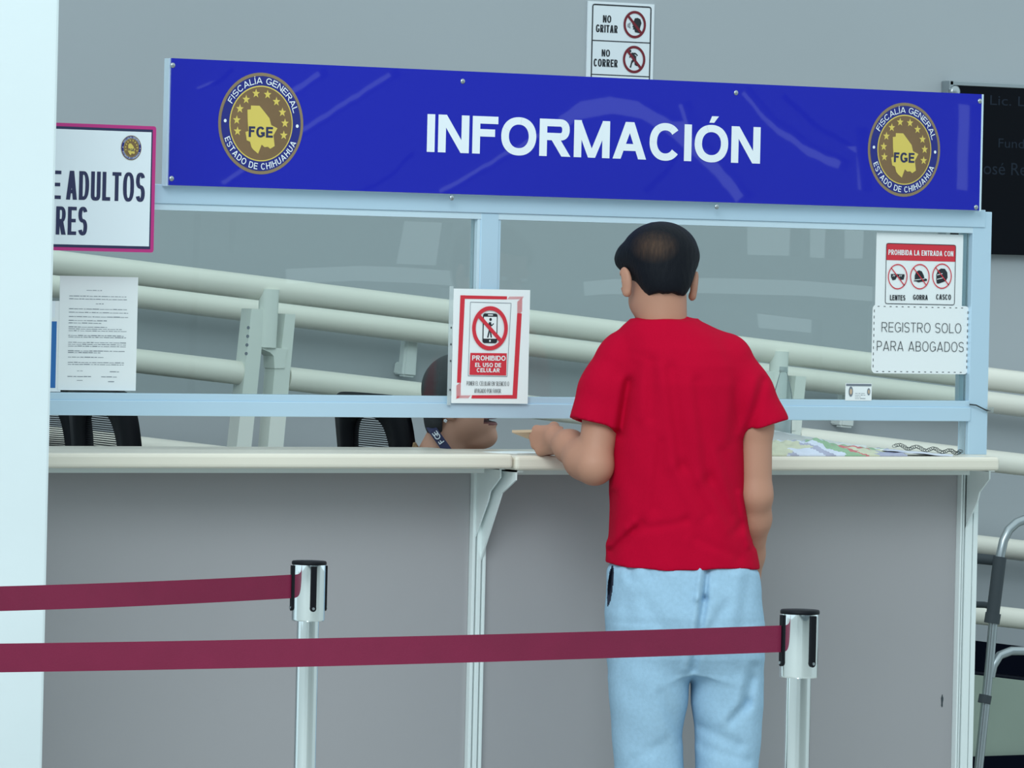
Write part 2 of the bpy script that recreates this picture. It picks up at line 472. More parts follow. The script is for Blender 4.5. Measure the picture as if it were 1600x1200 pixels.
MAPPTS = [(370, 485), (405, 480), (405, 440), (495, 440), (550, 505), (600, 565), (620, 635), (685, 665), (645, 740), (660, 850), (615, 880),
          (590, 860), (555, 865), (525, 840), (490, 935), (440, 895), (420, 870), (405, 815), (370, 800), (355, 715), (385, 705), (375, 600)]
STARS = [(455, 315), (575, 320), (355, 380), (668, 390), (293, 478), (733, 498), (263, 595), (762, 610), (273, 710), (752, 735)]
def emblem(fl, cx, cz, rx, rz, lay=1, small=False):
    def T(x, z): return (cx + x * rx, cz + z * rz)
    fl.disk((cx, cz), rx, rz, M_gold_d, lay, 64)
    fl.disk((cx, cz), rx * 0.935, rz * 0.935, M_ringblue, lay + 1, 64)
    fl.disk((cx, cz), rx * 0.745, rz * 0.745, M_gold, lay + 2, 64)
    fl.disk((cx, cz), rx * 0.72, rz * 0.72, M_brown, lay + 3, 64)
    f = lambda p: ((p[0] - 517) / 440.0, -(p[1] - 622) / 525.0)
    for p in STARS:
        x, z = f(p)
        fl.xz([T(x + (0.095 if k % 2 == 0 else 0.04) * math.sin(k * math.pi / 5), z + (0.095 if k % 2 == 0 else 0.04) * math.cos(k * math.pi / 5)) for k in range(10)], M_gold, lay + 4)
    fl.xz([T(*f(p)) for p in MAPPTS], M_gold, lay + 4)
    a = f((388, 765)); b = f((638, 655))
    fl.text('FGE', T(*a)[0], T(*b)[0], T(*a)[1], T(*b)[1] - T(*a)[1], M_navy, lay + 5, wt=0.24, gap=0.12)
    for x, z in ((-0.845, 0.03), (0.85, -0.025)): fl.disk(T(x, z), rx * 0.034, rz * 0.034, M_signwhite, lay + 3, 14)
    def arc(st, a0, a1, rad, hgt, up):
        wid = abs(math.radians(a1 - a0)) * rad / hgt
        for q, x0, x1 in layout(st, wid, 0.16, 0.14, 0.17):
            xm = (x0 + x1) / 2; ang = math.radians(a0 + (a1 - a0) * xm / wid)
            er = Vector((math.cos(ang), math.sin(ang)))
            et = Vector((math.sin(ang), -math.cos(ang))) if up else Vector((-math.sin(ang), math.cos(ang)))
            ur = er if up else -er
            for poly in q:
                pts = []
                for p in poly:
                    w = er * rad + et * ((p[0] - xm) * hgt) + ur * ((p[1] - 0.5) * hgt)
                    pts.append(T(w.x, w.y))
                fl.xz(pts, M_signwhite, lay + 3)
    if True:
        arc('FISCALÍA GENERAL', 152, 17, 0.845, 0.125, True)
        arc('ESTADO DE CHIHUAHUA', 200, 337, 0.845, 0.125, False)

def structure(name, mb, m):
    o = mb.build(name, m); o['kind'] = 'structure'; return o

# ------------------------------------------------------------------ the setting
YW = 3.2          # back wall
YR = 2.25         # front face of the ramp
structure('floor', MB().box((-14, -16, -0.1), (14, YW, 0.0)), M_floor)
structure('wall_back', MB().box((-8, YW, 0.0), (14, YW + 0.15, 5.0)), M_wall)
# ramp that climbs to the left along the back wall
def ramp_top(x): return 0.42 - 0.115 * (x - X_R)
X_R = PX(1570, 1047, YR)
rm = MB()
xa, xb = -5.0, X_R + 3.4
rm.prism([(xa, 0.0), (xb, 0.0), (xb, ramp_top(xb)), (xa, ramp_top(xa))], 1, YR, YW - 0.02)
structure('ramp', rm, M_ramp)
structure('trim_2', MB().prism([(xa, ramp_top(xa) - 0.03), (xb, ramp_top(xb) - 0.03), (xb, ramp_top(xb) + 0.004), (xa, ramp_top(xa) + 0.004)], 1, YR + 0.05, YW - 0.001), M_dark)
xk_ = PX(1560, 1020, YW); hk_ = PZ(1560, 1006, YW - 0.015) - ramp_top(xk_)
structure('baseboard_back', MB().prism([(xa, ramp_top(xa) + 0.005), (xb, ramp_top(xb) + 0.005), (xb, ramp_top(xb) + hk_), (xa, ramp_top(xa) + hk_)], 1, YW - 0.015, YW - 0.0005), M_dark)
structure('trim_1', MB().box((xa, YR - 0.015, 0.0), (xb, YR, 0.19)), M_dark)
# added wall behind the viewer, openings shaped for reflections in glass and banner
YF = -15.0
def mirrored(u, v, y):              # where the ray reflected by the plane Y = y meets the added wall
    p = P(u, v, y); d = ray(u, v); t = (y - YF) / d.y
    return (p.x + d.x * t, p.z + d.z * t)
def band(pts, w): 
    o = []; q = []
    for k_ in range(len(pts)):
        a, b = pts[max(0, k_ - 1)], pts[min(len(pts) - 1, k_ + 1)]; d = Vector((b[0] - a[0], b[1] - a[1])).normalized() * w / 2
        o.append((pts[k_][0] - d.y, pts[k_][1] + d.x)); q.append((pts[k_][0] + d.y, pts[k_][1] - d.x))
    return o + q[::-1]
yb_, yg_ = -0.085, -0.04
OPEN = [(yb_, band([(343, 291), (470, 205), (616, 112)], 15)), (yb_, band([(445, 150), (480, 128), (505, 112)], 16)), (yb_, band([(680, 303), (760, 258), (850, 206)], 14)),
        (yb_, band([(872, 196), (905, 173), (953, 164), (1000, 172), (1050, 202), (1110, 256), (1160, 316)], 30)), (yb_, band([(1155, 140), (1200, 190), (1260, 235), (1318, 262)], 20)), (yb_, band([(1060, 160), (1075, 200), (1085, 240)], 24)), (yb_, band([(560, 300), (600, 276), (640, 240)], 7)), (yb_, band([(300, 140), (335, 128), (360, 108)], 8)), (yb_, band([(1000, 300), (1030, 270), (1050, 240)], 10)), (yb_, band([(1215, 150), (1270, 200), (1340, 240)], 9)),
        (yb_, [(1490, 160), (1524, 164), (1522, 300), (1486, 296)]), (yb_, [(1330, 200), (1346, 200), (1352, 300), (1330, 296)]),
        (yg_, [(297, 335), (307, 335), (297, 612), (286, 612)]), (yg_, [(352, 338), (364, 338), (358, 395), (350, 395)]), (yg_, band([(440, 432), (560, 427), (640, 430), (740, 437)], 24)),
        (yg_, [(625, 345), (700, 348), (690, 415), (612, 412)]), (yg_, band([(905, 452), (950, 448), (1100, 446), (1250, 450), (1400, 462), (1510, 480)], 24)),
        (yg_, [(1160, 352), (1245, 354), (1243, 400), (1160, 398)]), (yg_, [(1258, 354), (1300, 355), (1298, 404), (1258, 402)]), (yg_, [(1312, 356), (1360, 357), (1358, 404), (1312, 404)]),
        (yg_, [(1175, 488), (1278, 500), (1276, 610), (1262, 610), (1262, 520), (1178, 512)])]
from mathutils.geometry import delaunay_2d_cdt
CHROME_SLITS = [(-13.2, -11.9), (-11.7, -10.6), (-10.1, -9.6), (-9.45, -8.5), (-8.4, -7.0), (-6.6, -6.3), (-6.1, -4.4), (-3.0, -2.7)]  # openings cut into the added wall as bright stripes for the chrome posts
cv = [Vector(p) for p in ((-14, 0), (20, 0), (20, 3.4), (-14, 3.4))]; cf = [[0, 1, 2, 3]]
for y_, pg in OPEN:
    a = len(cv); q = [mirrored(u, v, y_) for u, v in pg]
    A = sum(q[i_][0] * q[(i_ + 1) % len(q)][1] - q[(i_ + 1) % len(q)][0] * q[i_][1] for i_ in range(len(q)))
    if A < 0: q = q[::-1]
    cv += [Vector(p) for p in q]; cf.append(list(range(a, a + len(q))))
for a_, b_ in CHROME_SLITS:
    cf.append(list(range(len(cv), len(cv) + 4))); cv += [Vector(p) for p in ((a_, 0.15), (b_, 0.15), (b_, 3.2), (a_, 3.2))]
rv, re_, rf, ov, oe, of = delaunay_2d_cdt(cv, [], cf, 1, 1e-5)
wf = MB(); keep = [f for f, src in zip(rf, of) if list(src) == [0]]
wf.add([(p.x, YF, p.y) for p in rv], [tuple(reversed(f)) for f in keep])
wfo = structure('reflection_wall', wf, mat('reflection_wall_grey', (120, 128, 132), 0.8))
sd = wfo.modifiers.new('thickness', 'SOLIDIFY'); sd.thickness = 0.12; sd.offset = 0
# white column in front of the counter at the left
YC = -0.72
xc = PX(81, 600, YC)
cb = MB().box((xc - 0.55, YC, 0.0), (xc, YC + 0.40, 4.2), 0.008)
structure('column', cb, M_column)

# ------------------------------------------------------------------ the counter
YT = -0.18                          # front edge of the worktops
YG = -0.055                         # front face of the glass partition's frame
z_l = PZ(803, 709.5, YT); z_r = PZ(806, 712.0, YT)
xj = PX(804.5, 720, YT)             # joint between the two worktops
xr = PX(1563, 727, YT)
xl = xc - 0.25
TH = 0.034
def worktop(x0, x1, zt, label, brackets):
    t = thing('worktop', label, 'worktop', ((x0 + x1) / 2, YT, zt - TH), group='counter worktops')
    MB().box((x0, YT, zt - TH), (x1, 0.22, zt), 0.009, seg=3).build('top_board', M_top, t, True)
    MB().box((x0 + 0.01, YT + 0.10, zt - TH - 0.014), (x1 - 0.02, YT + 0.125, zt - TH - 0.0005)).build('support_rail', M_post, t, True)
    for xb_, w, dp in brackets:
        zt2 = zt - TH - 0.0005
        f_ = dp / 0.168; pts = [(a_ * f_ - 0.013 * (1 - f_), b_) for a_, b_ in ((-0.013, zt2), (YT + 0.012, zt2), (YT + 0.012, zt2 - 0.022), (YT + 0.055, zt2 - 0.045), (YT + 0.075, zt2 - 0.055), (YT + 0.088, zt2 - 0.078), (-0.013, zt2 - 0.215 * f_ ** 0.8))]
        b = MB(); b.prism(pts, 0, xb_, xb_ + 0.004)
        b.box((xb_, -dp, zt2 - 0.004), (xb_ + w, -0.013, zt2))
        b.build('bracket', M_post, t, True)
    return t
xpc = PX(747, 900, -0.012)          # centre post
xpr = PX(1512, 900, -0.012)         # right post
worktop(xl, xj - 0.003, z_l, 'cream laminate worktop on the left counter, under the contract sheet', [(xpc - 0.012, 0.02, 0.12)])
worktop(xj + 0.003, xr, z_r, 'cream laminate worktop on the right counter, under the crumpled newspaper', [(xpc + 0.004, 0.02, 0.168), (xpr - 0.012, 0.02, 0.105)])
def counter_base(x0, x1, ztop, label, post_x, post_w, ribs):
    t = thing('counter', label, 'counter', ((x0 + x1) / 2, 0.0, 0.0), group='counter front panels')
    MB().box((x0 if post_x > x0 + 0.05 else x0 + post_w, 0.0, 0.06), (x1 if post_x < x1 - 0.06 else post_x - 0.0005, 0.03, ztop), 0.001).build('front_panel', M_panel, t, True)
    MB().box((x0, 0.012, 0.0), (x1, 0.03, 0.06)).build('plinth', M_dark, t, True)
    p = MB().box((post_x, 0.022, 0.0), (post_x + post_w, 0.028, ztop))
    for a, b in ribs:
        p.box((post_x + a, 0.022, 0.0), (post_x + b, -0.017, ztop), 0.001)
    p.build('post', M_post, t, True)
    return t
zc = min(z_l, z_r) - TH - 0.002
wpc = 0.036
counter_base(xl, xpc - wpc / 2 - 0.001, zc, 'grey laminate counter front left of the centre post, behind the left belt post', xl + 0.0, 0.03, [(0.0, 0.008), (0.02, 0.03)])
tc_ = counter_base(xpc + wpc / 2 + 0.001, xpr + 0.024, zc, 'grey laminate counter front behind the man\'s legs, right of the centre post', xpr - 0.028, 0.052, [(0.0, 0.005), (0.008, 0.011), (0.016, 0.036), (0.039, 0.052)])
c_ = P(1472, 1095, -0.0004); sf = MB()
sf.add([(c_.x + 0.0032 * math.cos(a * math.pi / 8) * (1 + 0.3 * math.sin(a * 2)), -0.0006, c_.z + 0.016 * math.sin(a * math.pi / 8)) for a in range(16)], [tuple(range(16))])
sf.build('scuff_mark', M_grip, tc_, True)
cp = thing('counter_post', 'pale ribbed centre post between the two grey counter panels', 'post', (xpc, 0, 0))
pp = MB().box((xpc - wpc / 2, 0.02, 0.0), (xpc + wpc / 2, 0.026, zc))
for a, b in ((0.0, 0.008), (0.0125, 0.0235), (0.028, 0.036)):
    pp.box((xpc - wpc / 2 + a, 0.02, 0.0), (xpc - wpc / 2 + b, -0.016, zc), 0.0015)
pp.build('profile', M_post, cp, True)

# ------------------------------------------------------------------ the glass partition standing on the worktops
xg0 = xc - 0.2
gx0, gx1 = PX(1517, 500, YG), PX(1546.5, 500, YG)
zb0, zb1 = PZ(800, 334, YG), PZ(800, 305, YG)      # top beam
zt0 = PZ(800, 344, YG)                             # glazing strip below it
zl0, zl1, zlm = PZ(800, 653.5, YG), PZ(800, 620, YG), PZ(800, 630, YG)
mx0, mx1 = PX(746, 400, YG), PX(783, 400, YG)
gp = thing('glass_partition', 'pale aluminium framed glass screen standing along the counter below the blue banner', 'partition', ((xg0 + gx1) / 2, YG, z_r))
MB().box((xg0, YG - 0.004, zb0), (gx1 - 0.022, YG + 0.045, zb1), 0.0015).build('top_beam', M_frame, gp, True)
MB().box((xg0, YG + 0.0005, zt0), (gx1 - 0.022, YG + 0.04, zb0), 0.001).build('glazing_strip', M_frame_lt, gp, True)
lb = MB().box((xg0, YG - 0.004, zl0), (gx0 + 0.003, YG + 0.045, zlm - 0.001), 0.0015)
lb.box((xg0, YG, zlm - 0.001), (gx0 + 0.003, YG + 0.04, zl1), 0.001)
lb.build('lower_beam', M_frame, gp, True)
MB().box((gx0, YG, z_r + 0.0005), (gx1, YG + 0.045, PZ(1540, 331, YG)), 0.0015).build('end_post', M_frame, gp, True)
MB().box((gx0 - 0.016, YG + 0.0225, zl1), (gx0 - 0.0005, YG + 0.038, zt0), 0.001).build('bead', M_frame_lt, gp, True)
ml = MB().box((mx0 + 0.008, YG, zl1), (mx1 - 0.008, YG + 0.04, zb0), 0.0015)
ml.box((mx1 - 0.008, YG + 0.004, zl1), (mx1, YG + 0.034, zt0), 0.001)
ml.build('mullion', M_frame, gp, True)
MB().box((mx0, YG + 0.002, zl1), (mx0 + 0.008, YG + 0.034, zt0), 0.001).build('bead', M_frame_lt, gp, True)
MB().box((xg0, YG + 0.016, zl1 - 0.003), (mx0 + 0.004, YG + 0.021, zt0 + 0.003)).build('pane', M_glass, gp, True)
MB().box((mx1 - 0.004, YG + 0.016, zl1 - 0.003), (gx0 - 0.0002, YG + 0.021, zt0 + 0.003)).build('pane', M_glass, gp, True)
MB().box((xg0, YG, z_l + 0.0005), (xg0 + 0.04, YG + 0.045, zt0)).build('end_post', M_frame, gp, True)
# clear strip taped under the lower beam beside the end post
sx0 = PX(1504, 680, YG)
sp = MB().box((sx0, YG + 0.012, z_r + 0.001), (gx0 - 0.0005, YG + 0.014, zl0 - 0.0005)).build('acrylic_strip', M_film, None, loc=(sx0, YG, z_r))
meta(sp, 'clear acrylic strip under the lower beam beside the right end post', 'strip')
tp = MB().tube([P(1515, 632, YG - 0.006), P(1525, 633, YG - 0.009), P(1535, 638, YG - 0.009), P(1541, 641, YG - 0.008), P(1547, 642, YG + 0.0)], 0.0018, M_wire, 8)
tp.box(tuple(P(1541, 645, YG - 0.006)), tuple(P(1552, 636, YG - 0.005)), 0.0, M_film)
o = tp.build('cable_tie', None, None, loc=P(1530, 640, YG))
meta(o, 'dark wire tie with a clear tab wrapped round the right end post', 'cable tie')

# ------------------------------------------------------------------ blue banner board on top of the partition
YB = -0.085
bx0, bx1 = PX(266, 190, YB), PX(1532, 240, YB)
bz0 = zb1 - 0.001; bz1 = PZ(900, 119, YB)
bz0 = PZ(900, 309, YB)
bn = thing('banner_sign', 'long blue banner board lettered in white above the glass partition', 'sign', ((bx0 + bx1) / 2, YB, bz0))
MB().box((bx0, YB, bz0), (bx1, YB + 0.004, bz1)).build('board', M_banner, bn, True)
ed = MB()
for a, b in (((bx0 + 0.02, YB + 0.0045, bz0 - 0.0015), (bx1 - 0.02, YB + 0.02, bz0 + 0.02)), ((bx0 + 0.02, YB + 0.0045, bz1 - 0.02), (bx1 - 0.02, YB + 0.02, bz1 - 0.0005)),
             ((bx0 - 0.004, YB + 0.0045, bz0 - 0.002), (bx0 + 0.02, YB + 0.028, bz1)), ((bx1 - 0.02, YB + 0.0045, bz0 - 0.002), (bx1 + 0.006, YB + 0.028, bz1))):
    ed.box(a, b)
ed.box((bx1, YB - 0.001, bz0 - 0.002), (bx1 + 0.005, YB + 0.0045, bz1))
ed.build('backing_frame', M_frame_lt, bn, True)
fl = Flat(YB); fl.tpx('INFORMACIÓN', 667, 1188, 246.5, 188.5, M_signwhite, 1, wt=0.235, gap=0.10)
fl.build('lettering', None, bn, True)
for u, v, ru, rv in ((407.5, 193, 66.5, 79.5), (1412.5, 234, 56.5, 73.5)):
    fl = Flat(YB); c = fl.w(u, v)
    rx = (fl.w(u + ru, v)[0] - fl.w(u - ru, v)[0]) / 2; rz = (fl.w(u, v - rv)[1] - fl.w(u, v + rv)[1]) / 2
    emblem(fl, c[0], c[1], rx, rz)
    fl.build('emblem', None, bn, True)
for u, v in ((270, 102), (268, 279), (723, 127), (1150, 145), (1531, 158), (1525, 324), (706, 309), (1120, 323)):
    c = P(u, v, YB)
    sc_ = MB(); bm = bmesh.new(); bmesh.ops.create_uvsphere(bm, u_segments=14, v_segments=8, radius=1.0)
    sc_.from_bm(bm, M_alu, True, Matrix.Translation(c) @ Matrix.Diagonal((0.0062, 0.003, 0.0062, 1)))
    sc_.build('screw', None, bn, True)

# ------------------------------------------------------------------ signs and papers
def sheet(name, label, cat, y, u0, u1, v0, v1, m=None, th=0.0006, r=0.0, group=None):
    """a flat sheet; its print goes into the same mesh.  Returns (Flat, box, finish)"""
    fl = Flat(y); x0, x1, z0, z1 = fl.box_of(u0, u1, v0, v1)
    pts = rr_pts(x0, x1, z0, z1, r) if r > 0 else [(x0, z0), (x1, z0), (x1, z1), (x0, z1)]
    fl.prism(pts, 1, y, y + th, m or M_white)
    def fin():
        o = fl.build(name, None, None, loc=((x0 + x1) / 2, y, z0)); return meta(o, label, cat, group)
    return fl, (x0, x1, z0, z1), fin
# pink edged sign at the left
YS = -0.12
fl = Flat(YS); sx1 = PX(242, 300, YS); sz1 = PZ(165, 194.5, YS); sz0 = PZ(165, 393, YS); sx0 = xc - 0.2
sg = thing('priority_sign', 'white sign with magenta edge and blue lettering, half hidden by the white column', 'sign', ((sx0 + sx1) / 2, YS, sz0))
MB().prism(rr_pts(sx0, sx1, sz0, sz1, 0.006), 1, YS, YS + 0.012).build('board', M_pink, sg, True)
fl.rect(sx0 + 0.007, sx1 - 0.0085, sz0 + 0.0075, sz1 - 0.0075, M_navy, 1)
fl.rect(sx0 + 0.011, sx1 - 0.012, sz0 + 0.0135, sz1 - 0.0135, M_signwhite, 2)
fl.tpx('DE', 54, 95, 310.5, 266, M_navy, 3, wt=0.145, bar=0.125, gap=0.075); fl.tpx('ADULTOS', 103, 226, 313.5, 268.5, M_navy, 3, wt=0.145, bar=0.125, gap=0.07)
fl.tpx('MAYO', 8, 83, 365, 320, M_navy, 3, wt=0.165, gap=0.1); fl.tpx('RES', 87, 136, 367, 323, M_navy, 3, wt=0.145, bar=0.125, gap=0.07)
c = fl.w(204.5, 231); emblem(fl, c[0], c[1], fl.w(220.5, 231)[0] - c[0], fl.w(204, 211.5)[1] - c[1], 3)
fl.build('print', None, sg, True)

# no shouting / no running sign on the back wall
yS = YW - 0.006
fl, bx, fin = sheet('wall_sign', 'white notice on the grey back wall above the banner, forbidding shouting and running', 'sign', yS, 917, 1021, 4, 160, M_signwhite, 0.005)
L1 = fl.box_of(924.5, 1015.5, 9, 160)
fl.loop(rr_pts(L1[0], L1[1], L1[2], L1[3], 0.006, 3), 0.0042, M_ink, 1)
for v in (65, 118): 
    z = fl.w(968, v)[1]; fl.line((L1[0], z), (L1[1], z), 0.0032, M_ink, 1)
fl.tpx('NO', 942, 955, 35.5, 24, M_ink, 1, wt=0.21, gap=0.09); fl.tpx('GRITAR', 931, 965, 51, 39, M_ink, 1, wt=0.21, gap=0.09)
fl.tpx('NO', 940, 953, 88.5, 77.5, M_ink, 1, wt=0.21, gap=0.09); fl.tpx('CORRER', 927.5, 965, 104.5, 92.5, M_ink, 1, wt=0.21, gap=0.09)
for (u, v) in ((991.5, 38.5), (990.5, 93)):
    c = fl.w(u, v); rx = fl.w(u + 17.5, v)[0] - c[0]; rz = fl.w(u, v - 21.5)[1] - c[1]
    fl.ring(c, rx, rz, rx * 0.2, M_darkred, 3)
    fl.line((c[0] - rx * 0.66, c[1] + rz * 0.66), (c[0] + rx * 0.66, c[1] - rz * 0.66), rx * 0.2, M_darkred, 3)
    g = lambda x, z: (c[0] + x * rx, c[1] + z * rz)
    if v < 60:
        fl.xz([g(*p) for p in ((0.0, 0.46), (0.25, 0.5), (0.5, 0.4), (0.6, 0.12), (0.5, -0.14), (0.46, -0.4), (0.58, -0.5), (0.5, -0.62), (0.05, -0.55), (-0.02, -0.34), (-0.16, -0.36), (-0.1, -0.24), (-0.2, -0.16), (-0.13, -0.05), (-0.22, 0.02), (-0.1, 0.2))], M_ink, 2)
        for k in range(3):
            fl.xz([g(-0.42 - 0.09 * k + dx, zz) for dx, zz in ((0.05, -0.3 + 0.04 * k), (0.0, -0.08), (0.05, 0.14 - 0.04 * k), (0.0, 0.14 - 0.04 * k), (-0.05, -0.08), (0.0, -0.3 + 0.04 * k))], M_ink_grey, 2)
    else:
        fl.disk(g(-0.36, 0.6), rx * 0.1, rz * 0.1, M_ink, 2, 14)
        for a, b, t in (((-0.28, 0.42), (0.14, 0.1), 0.26), ((-0.2, 0.42), (0.12, 0.44), 0.13), ((0.12, 0.44), (0.3, 0.28), 0.1), ((-0.25, 0.36), (-0.4, 0.12), 0.1), ((0.1, 0.12), (-0.2, -0.2), 0.18), ((-0.2, -0.2), (-0.32, -0.6), 0.12), ((0.1, 0.1), (0.16, -0.4), 0.18), ((0.16, -0.4), (0.4, -0.42), 0.11)):
            fl.line(g(*a), g(*b), t * rx, M_ink, 2)
fin()

# black stone plaque on the back wall
yP = YW - 0.03
fl = Flat(yP - 0.012); x0 = PX(1482, 260, yP); x1 = x0 + 0.75; zt = PZ(1540, 129, yP); zb = PZ(1570, 398, yP)
pq = thing('wall_plaque', 'black stone plaque with steel edge on the back wall behind the banner end', 'plaque', ((x0 + x1) / 2, YW, zb))
MB().box((x0, yP - 0.012, zb), (x1, YW - 0.006, zt - 0.012), 0.002).build('slab', M_plaque, pq, True)
e2 = MB().box((x0 - 0.012, yP - 0.016, zt - 0.014), (x1, YW - 0.001, zt), 0.002); e2.box((x0 - 0.014, yP - 0.016, zb), (x0 + 0.002, YW - 0.001, zt), 0.002)
e2.build('edge_trim', M_alu, pq, True)
kb = MB(); c = P(1492, 143, yP - 0.02)
kb.lathe([(0.0, 0), (0.019, 0), (0.019, 0.012), (0.012, 0.016), (0.0, 0.016)], n=24)
kk = MB(); kk.add([(c.x + p[0], yP - 0.012 - p[2], c.z + p[1]) for p in kb.v], kb.f, M_alu, True); kk.build('standoff', None, pq, True)
for st, u0, u1, vb, vt in (('Lic. Li', 1547, 1606, 165, 150), ('Fund', 1560, 1600, 231, 217), ('José Re', 1528, 1604, 273, 254)):
    fl = Flat(yP - 0.012); fl.tpx(st, u0, u1, vb, vt, M_plaque_txt, 1, 0.0, font=True); fl.build('engraving', None, pq, True)

M_sleeve = glass_mat('sleeve_edge', (0.95, 0.97, 0.97), 0.45)
# no mobile phone notice in a clear sleeve
yN = YG - 0.012
fl, bx, fin = sheet('phone_notice', 'red and white notice with crossed out phone, left of the man', 'notice', yN, 707, 826.5, 452, 630.5)
fl.prism([fl.w(703, 447), fl.w(709, 447), fl.w(704.5, 633), fl.w(699, 633)][::-1], 1, yN + 0.001, yN + 0.0025, M_sleeve)
for v in (512, 538, 564, 609): fl.disk(fl.w(705.2 - (v - 500) * 0.02, v), 0.0018, 0.0025, M_ink, 1, 10)
def NP(x, y): return (690 + x / 6.0, 440 + y / 6.0)         # rows and columns as read off the sheet
R_ = lambda pts, m, l: fl.px([NP(*p) for p in pts], m, l)
R_([(175, 128), (612, 138), (612, 167), (175, 160)], M_red, 1)
R_([(175, 128), (218, 128), (180, 948), (143, 948)], M_red, 1)
R_([(707, 296), (750, 298), (705, 1097), (662, 1097)], M_red, 1)
R_([(283, 1065), (705, 1063), (705, 1097), (277, 1095)], M_red, 1)
R_([(180, 158), (212, 158), (206, 186)], M_red, 1)
for k in range(12):
    a = 618 + k * 11.5; R_([(a, 166), (a + 5, 166), (a + 24, 140), (a + 19, 140)], M_red, 1)
for k in range(10):
    b = 170 + k * 13; R_([(708, b + 30), (708, b + 23), (754, b - 18), (754, b - 11)], M_red, 1)
for k in range(10):
    b = 962 + k * 13; R_([(137, b + 22), (137, b + 15), (178, b - 16), (178, b - 9)], M_red, 1)
for k in range(9):
    a = 150 + k * 13; R_([(a - 14, 1094), (a - 8, 1094), (a + 16, 1066), (a + 10, 1066)], M_red, 1)
lp = [fl.w(*NP(*p)) for p in ((270, 192), (650, 203), (612, 890), (248, 884))]
fl.loop(lp, 0.0012, M_ink_grey, 1)
c = fl.w(*NP(449, 437)); rx = fl.w(*NP(616, 437))[0] - c[0]; rz = fl.w(*NP(449, 230))[1] - c[1]
fl.ring(c, rx, rz, rx * 0.2, M_red, 5)
fl.line(fl.w(*NP(345, 320)), fl.w(*NP(552, 556)), rx * 0.19, M_red, 5)
x0, x1, z0, z1 = fl.box_of(*[NP(383, 0)[0], NP(521, 0)[0], NP(0, 298)[1], NP(0, 577)[1]]); fl.rrect(x0, x1, z0, z1, 0.006, M_ink, 2)
fl.rpx(NP(392, 0)[0], NP(512, 0)[0], NP(0, 330)[1], NP(0, 535)[1], M_white, 3)
fl.rpx(NP(432, 0)[0], NP(478, 0)[0], NP(0, 308)[1], NP(0, 318)[1], M_white, 3)
fl.disk(fl.w(*NP(450, 556)), 0.0022, 0.0025, M_white, 3, 14)
fl.disk(fl.w(*NP(455, 355)), 0.0034, 0.0036, M_ink, 4, 16)
for a, b, t in (((450, 380), (448, 450), 0.0062), ((450, 385), (464, 415), 0.003), ((464, 415), (485, 392), 0.0026), ((440, 390), (432, 440), 0.0026), ((446, 445), (428, 525), 0.0036), ((450, 445), (462, 525), 0.0036)):
    fl.line(fl.w(*NP(*a)), fl.w(*NP(*b)), t, M_ink, 4)
R_([(268, 668), (609, 672), (603, 880), (258, 874)], M_red, 2)
def NT(st, x0, x1, yb, yt, m, bold): fl.tpx(st, NP(x0, 0)[0], NP(x1, 0)[0], NP(0, yb)[1], NP(0, yt)[1], m, 4, wt=bold, gap=0.12 if bold > 0.1 else 0.09)
NT('PROHIBIDO', 282, 596, 740, 694, M_white, 0.23); NT('EL USO DE', 310, 554, 801, 762, M_white, 0.23); NT('CELULAR', 325, 541, 850, 812, M_white, 0.23)
NT('PONER EL CELULAR EN SILENCIO O', 231, 628, 975, 935, M_ink, 0.085); NT('APAGADO POR FAVOR.', 303, 557, 1044, 1004, M_ink, 0.085)
fin()

# forbidden headwear notice and the lawyers' notice under it, on the right pane
def rows(fl, x0, x1, z0, z1, n, m, lay, seed, th=0.0012):
    rnd = random.Random(seed)
    for k in range(n):
        z = z1 - (z1 - z0) * (k + 0.5) / n; x = x0
        e = x1 - (x1 - x0) * (rnd.random() * 0.5 if rnd.random() < 0.35 else 0.0)
        while x < e - 0.004:
            w = 0.004 + rnd.random() * 0.012; xe = min(x + w, e)
            fl.rect(x, xe, z, z + th * (0.6 + 0.6 * rnd.random()), m, lay); x = xe + 0.0012 + rnd.random() * 0.001
yN2 = YG + 0.0145
fl, bx, fin = sheet('headwear_notice', 'white sheet with red heading, upper of two notices on the right pane', 'notice', yN2, 1368.5, 1504, 365, 484)
def NQ(x, y): return (1360 + x / 5.0, 360 + y / 5.0)
x0, x1, z0, z1 = fl.box_of(NQ(119, 0)[0], NQ(660, 0)[0], NQ(0, 108)[1], NQ(0, 577)[1])
fl.loop(rr_pts(x0, x1, z0, z1, 0.005, 3), 0.0016, M_ink, 2)
zr = fl.w(*NQ(390, 238))[1]; fl.rect(x0, x1, zr, z1 - 0.0005, M_red, 1)
def N2(st, a, b, yb, yt, m, bold, l=3, gap=0.1): fl.tpx(st, NQ(a, 0)[0], NQ(b, 0)[0], NQ(0, yb)[1], NQ(0, yt)[1], m, l, wt=bold, gap=gap)
N2('PROHIBIDA LA ENTRADA CON', 138, 645, 197, 156, M_white, 0.19)
N2('LENTES', 150, 270, 546, 505, M_ink, 0.2); N2('GORRA', 331, 446, 543, 503, M_ink, 0.2); N2('CASCO', 511, 627, 541, 500, M_ink, 0.2)
